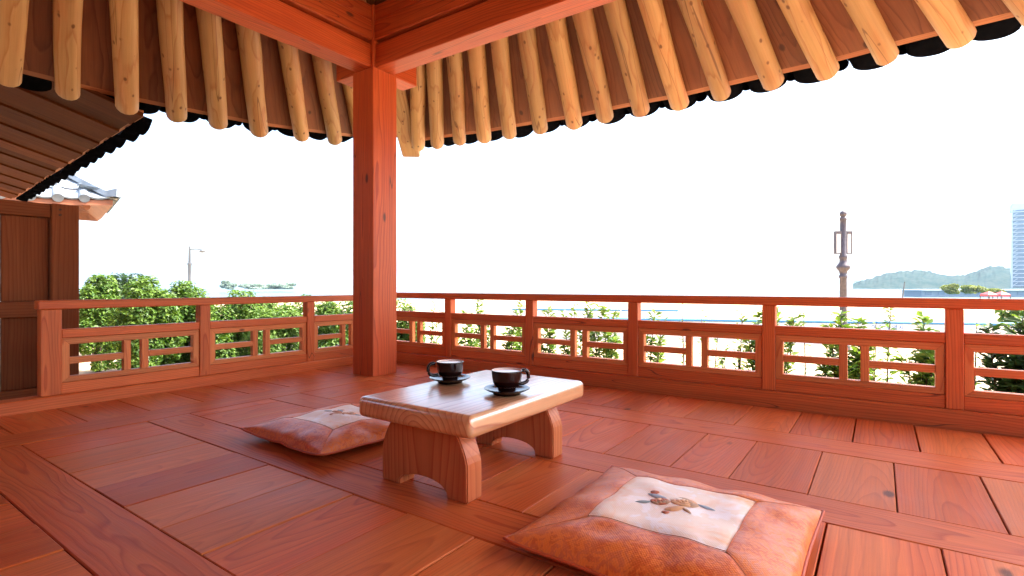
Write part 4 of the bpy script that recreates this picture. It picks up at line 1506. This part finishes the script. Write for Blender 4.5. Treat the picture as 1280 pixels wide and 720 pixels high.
def low_building(name, label, u0, u1, v0, v1, d, mat, wins=0, depth=6):
    k = d / FPX
    p = P(u0, d)
    t = thing(name, label, "building", (p.x, p.y, -1.9 if d > SHORE else GZ), YAW - R(90))
    M = WM[t.name]
    z0 = -1.9 if d > SHORE else GZ
    w = (u1 - u0) * k
    zt = CAM_H + (VH - v0) * k - z0
    bm = bmesh.new()
    bm_box(bm, (0, 0, 0), (w, depth, zt * 0.86))
    bm_obj("wall", bm, mat, t, M)
    bm = bmesh.new()
    bm_box(bm, (-0.02 * w, -0.03 * w, zt * 0.861), (w * 1.02, depth * 1.05, zt))
    bm_obj("roof", bm, M_CONC if wins else mat, t, M)
    for i in range(wins):
        x0 = w * (i + 0.25) / wins
        bm = bmesh.new()
        bm_box(bm, (x0, -0.06, zt * 0.3), (x0 + w * 0.5 / wins, -0.005, zt * 0.68))
        bm_obj("window", bm, M_GLASS, t, M)
    return t
M_BLUEG = plain("blue_grey_cladding", (0.24, 0.30, 0.37), 0.6)
low_building("ferry_terminal", "long low blue grey building on the shore behind the right railing", 1152, 1300, 362, 371, 120, M_BLUEG, 9)
for i, (u0, u1, v0, lab) in enumerate(((1076, 1088, 350.5, "small white shore building at the left tip of the headland"), (1092, 1108, 348.5, "white shore building with the tallest block at the headland foot"), (1114, 1130, 351.5, "low white shore building right of the taller one at the headland foot"))):
    low_building("shore_building", lab, u0, u1, v0, 356, 640 + i * 6, M_WHITE, 3, 14)
M_RED = plain("red_awning_cloth", (0.55, 0.07, 0.08), 0.6)
def awning(u, d, v0, v1, wpx, label):
    k = d / FPX
    p = P(u, d)
    z1 = CAM_H + (VH - v0) * k
    z0 = CAM_H + (VH - v1) * k
    w = wpx * k / 2
    t = thing("awning", label, "awning", (p.x, p.y, GZ), YAW - R(90), "red awnings by the shore")
    M = WM[t.name] @ Matrix.Translation((0, 0, -GZ))
    mesh_obj("cloth", [(-w, -w, z0), (w, -w, z0), (w, w, z0), (-w, w, z0), (0, 0, z1), (-w, -w, z0 - 0.15), (w, -w, z0 - 0.15), (w, w, z0 - 0.15), (-w, w, z0 - 0.15)],
             [(0, 1, 4), (1, 2, 4), (2, 3, 4), (3, 0, 4), (0, 5, 6, 1), (1, 6, 7, 2), (2, 7, 8, 3), (3, 8, 5, 0)], M_RED, t, M)
    for sx in (-1, 1):
        for sy in (-1, 1):
            bm = bmesh.new()
            tube(bm, [(sx * w * 0.95, sy * w * 0.95, GZ), (sx * w * 0.95, sy * w * 0.95, z0)], 0.04, 6)
            bm_obj("pole", bm, M_GREYPOLE, t, M)
awning(1236, 42, 364, 368, 12, "red pointed awning on the left, in front of the low blue building")
awning(1252, 42, 364, 368, 12, "red pointed awning on the right, next to the tower")
p0, p1 = P(1127.5, 366, 44), P(1131, 352, 44)
p0.z = GZ
bm = bmesh.new()
tube(bm, [p0, p1], [0.07, 0.04], 6)
o = bm_obj("mast", bm, M_GREYPOLE)
tag(o, "thin leaning grey mast standing in front of the headland", "mast")

# ------------------------------------------------------------------ tiled house beyond the plank wall
M_TILE_PALE = plain("weathered_grey_tile", (0.20, 0.235, 0.27), 0.45, 0.5, var=0.22, scale=5)
M_ORANGEW = plain("house_timber", (0.24, 0.075, 0.028), 0.6, var=0.15)
M_PLASTER = plain("white_plaster", (0.74, 0.72, 0.68), 0.8)
def hanok():
    d = 9.2
    k = d / FPX
    corner = P(141, d)                     # right front eave corner in plan
    yaw = YAW - R(90) + R(44)               # local X to the right along the front eave
    ze = CAM_H + (VH - 257) * k
    t = thing("tiled_house", "house with pale blue grey tiled roof and upturned ridge end, behind the plank wall", "house", (corner.x, corner.y, GZ), yaw)
    M = WM[t.name]
    T = Matrix.Translation
    L, Dp = 6.5, 2.1
    rise = 0.50 * k / k
    rz = ze - GZ
    s = 0.85                               # slope of the front face
    # walls
    bm = bmesh.new()
    bm_box(bm, (-L + 0.7, 0.75, 0), (-0.75, Dp - 0.7, rz - 0.16))
    bm_obj("wall", bm, M_PLASTER, t, M)
    for x in (-0.85, -2.4, -4.0):
        bm = bmesh.new()
        bm_box(bm, (x - 0.1, 0.66, 0), (x + 0.1, 0.86, rz - 0.05))
        bm_obj("pillar", bm, M_ORANGEW, t, M)
    def zf(x, y):
        """roof height: hipped, with eaves sweeping up to the corner"""
        dd = min(y, Dp - y, -x * 1.0)
        up = 0.10 * max(0, 1 - (-x) / 1.5) ** 2 * max(0, 1 - y / 1.5)
        return rz + s * max(0, dd) + 0.06 * max(0, dd) ** 2 * 0.5 + up
    nx, ny = 40, 26
    verts, faces = [], []
    for j in range(ny + 1):
        for i in range(nx + 1):
            x, y = -L + L * i / nx, Dp * j / ny
            verts.append((x, y, zf(x, y)))
    for j in range(ny):
        for i in range(nx): faces.append((j * (nx + 1) + i, j * (nx + 1) + i + 1, (j + 1) * (nx + 1) + i + 1, (j + 1) * (nx + 1) + i))
    n0 = len(verts)
    verts += [(x, y, z - 0.09) for x, y, z in verts]
    faces += [tuple(n0 + q for q in f[::-1]) for f in faces]
    rim = [i for i in range(nx + 1)] + [(j + 1) * (nx + 1) - 1 for j in range(1, ny + 1)] + [ny * (nx + 1) + i for i in range(nx - 1, -1, -1)] + [j * (nx + 1) for j in range(ny - 1, 0, -1)]
    for a_, b_ in zip(rim, rim[1:] + rim[:1]): faces.append((b_, a_, n0 + a_, n0 + b_))
    roof = mesh_obj("roof", verts, faces, M_ORANGEW, t, M)
    # pan tiles in courses and half-round cap rows, front slope and right slope
    pan_w = 0.34
    rows = 0
    def course_tile(p, q, wv, parent):
        pass
    bm_unit = bmesh.new()
    n = 8
    A, B = [], []
    for i in range(n + 1):
        ss = -1 + 2 * i / n
        zz = 0.05 + -0.05 * (1 - ss * ss)
        A.append(bm_unit.verts.new((ss * pan_w / 2, 0, zz + 0.012)))
        B.append(bm_unit.verts.new((ss * pan_w / 2, 0.30, zz)))
    A2 = [bm_unit.verts.new((v.co.x, 0, v.co.z - 0.03)) for v in A]
    for i in range(n):
        bm_unit.faces.new((A[i], A[i + 1], B[i + 1], B[i]))
        bm_unit.faces.new((A2[i], A2[i + 1], A[i + 1], A[i]))
    pan_me = bpy.data.meshes.new("pan_tile"); bm_unit.to_mesh(pan_me); bm_unit.free(); pan_me.materials.append(M_TILE_PALE)
    bmc = bmesh.new()
    A, B = [], []
    rad = 0.075
    for i in range(n + 1):
        aa = math.pi * i / n
        A.append(bmc.verts.new((rad * math.cos(aa), 0, rad * math.sin(aa))))
        B.append(bmc.verts.new((rad * math.cos(aa) * 0.93, 0.34, rad * math.sin(aa) * 0.93)))
    for i in range(n): bmc.faces.new((A[i], A[i + 1], B[i + 1], B[i]))
    disc = [bmc.verts.new((rad * math.cos(2 * math.pi * i / 14), -0.002, rad * math.sin(2 * math.pi * i / 14))) for i in range(14)]
    bmc.faces.new(disc)
    cap_me = bpy.data.meshes.new("cap_tile"); bmc.to_mesh(cap_me); bmc.free(); cap_me.materials.append(M_TILE_PALE)
    for pl_ in cap_me.polygons: pl_.use_smooth = len(pl_.vertices) == 4
    def lay(me, name, x, y, face):
        """face: 'f' front slope (outward -y), 'r' right slope (outward +x)"""
        z = zf(x, y)
        if face == 'f':
            dz = (zf(x, y + 0.2) - z) / 0.2
            ydir = Vector((0, 1, dz)).normalized(); xdir = Vector((1, 0, 0))
        else:
            dz = (zf(x - 0.2, y) - z) / 0.2
            ydir = Vector((-1, 0, dz)).normalized(); xdir = Vector((0, 1, 0))
        zdir = xdir.cross(ydir).normalized()
        m = Matrix((xdir, ydir, zdir)).transposed().to_4x4()
        m.translation = Vector((x, y, z + 0.02)) + zdir * 0.0
        o = bpy.data.objects.new(name, me)
        link(o, M @ m, roof)
    cols = 13
    for cix in range(cols):
        x = -0.22 - cix * pan_w
        j = 0
        while True:
            y = -0.03 + j * 0.26
            if y > 1.9 or y > -x - 0.02: break
            lay(pan_me, "pan_tile", x, max(y, -0.03), 'f'); j += 1
        xc = x - pan_w / 2
        j = 0
        while True:
            y = -0.05 + j * 0.33
            if y > 1.9 or y > -xc + 0.0: break
            lay(cap_me, "cap_tile", xc, max(y, -0.05), 'f'); j += 1
    for cix in range(9):
        y = 0.22 + cix * pan_w
        j = 0
        while j < 5:
            xx = 0.10 - j * 0.26
            if -xx > min(y, Dp - y) - 0.02 or y > Dp - 0.2: break
            lay(pan_me, "pan_tile", xx, y, 'r'); j += 1
    # ridge and hip ridges with lifted ends
    def ridge(name, pts, w, hgt, tip=0.16):
        bm = bmesh.new()
        prev = None
        P_ = [Vector(p) for p in pts]
        for i, p in enumerate(P_):
            tdir = (P_[min(i + 1, len(P_) - 1)] - P_[max(i - 1, 0)]).normalized()
            sd = tdir.cross(Vector((0, 0, 1))).normalized() * w / 2
            f = i / (len(P_) - 1)
            up = Vector((0, 0, hgt)) + Vector((0, 0, tip)) * (max(0, f - 0.8) / 0.2) ** 2
            ring = [bm.verts.new(q) for q in (p - sd, p - sd * 0.9 + up * 0.8, p + up, p + sd * 0.9 + up * 0.8, p + sd)]
            if prev:
                for q in range(4): bm.faces.new((prev[q], prev[q + 1], ring[q + 1], ring[q]))
            else: bm.faces.new(ring)
            prev = ring
        bm.faces.new(prev)
        bmesh.ops.recalc_face_normals(bm, faces=bm.faces)
        bm_obj(name, bm, M_TILE_PALE, roof, M)
    hp = [(-q, q, zf(-q, q) + 0.02) for q in np.linspace(0.98, -0.10, 9)]
    ridge("hip_ridge", hp, 0.20, 0.12, 0.06)
    zr = zf(-1.2, 1.02) + 0.02
    mr = [(x, 1.02, zr + 0.02 * max(0, (x + 2.2)) ** 2) for x in np.linspace(-L + 0.3, -0.55, 12)]
    ridge("main_ridge", mr, 0.24, 0.20, 0.17)
    # rafter ends under the eave
    for i in range(12):
        x = -0.35 - i * 0.42
        bm = bmesh.new()
        tube(bm, [(x, 0.06, zf(x, 0.06) - 0.16), (x, 1.2, zf(x, 0.06) - 0.13 + 1.1 * s * 0.6)], 0.055, 8)
        bm_obj("rafter", bm, M_ORANGEW, t, M)
hanok()

# ------------------------------------------------------------------ haze
def haze():
    t = NT("haze_air")
    t.t.nodes.remove(t.b)
    pv = t.n("ShaderNodeVolumePrincipled")
    pv.inputs["Color"].default_value = (0.62, 0.82, 1.0, 1)
    pv.inputs["Density"].default_value = HAZE_DENSITY
    pv.inputs["Anisotropy"].default_value = 0.2
    t.l(pv.outputs[0], t.out.inputs["Volume"])
    bm = bmesh.new()
    bm_box(bm, (-2700, -2700, -5.0), (4700, 2700, 72.0))
    o = bm_obj("haze", bm, t.m, None, Matrix.Rotation(YAW, 4, 'Z'))
    o["kind"] = "stuff"
HAZE_DENSITY = 0.00025
haze()
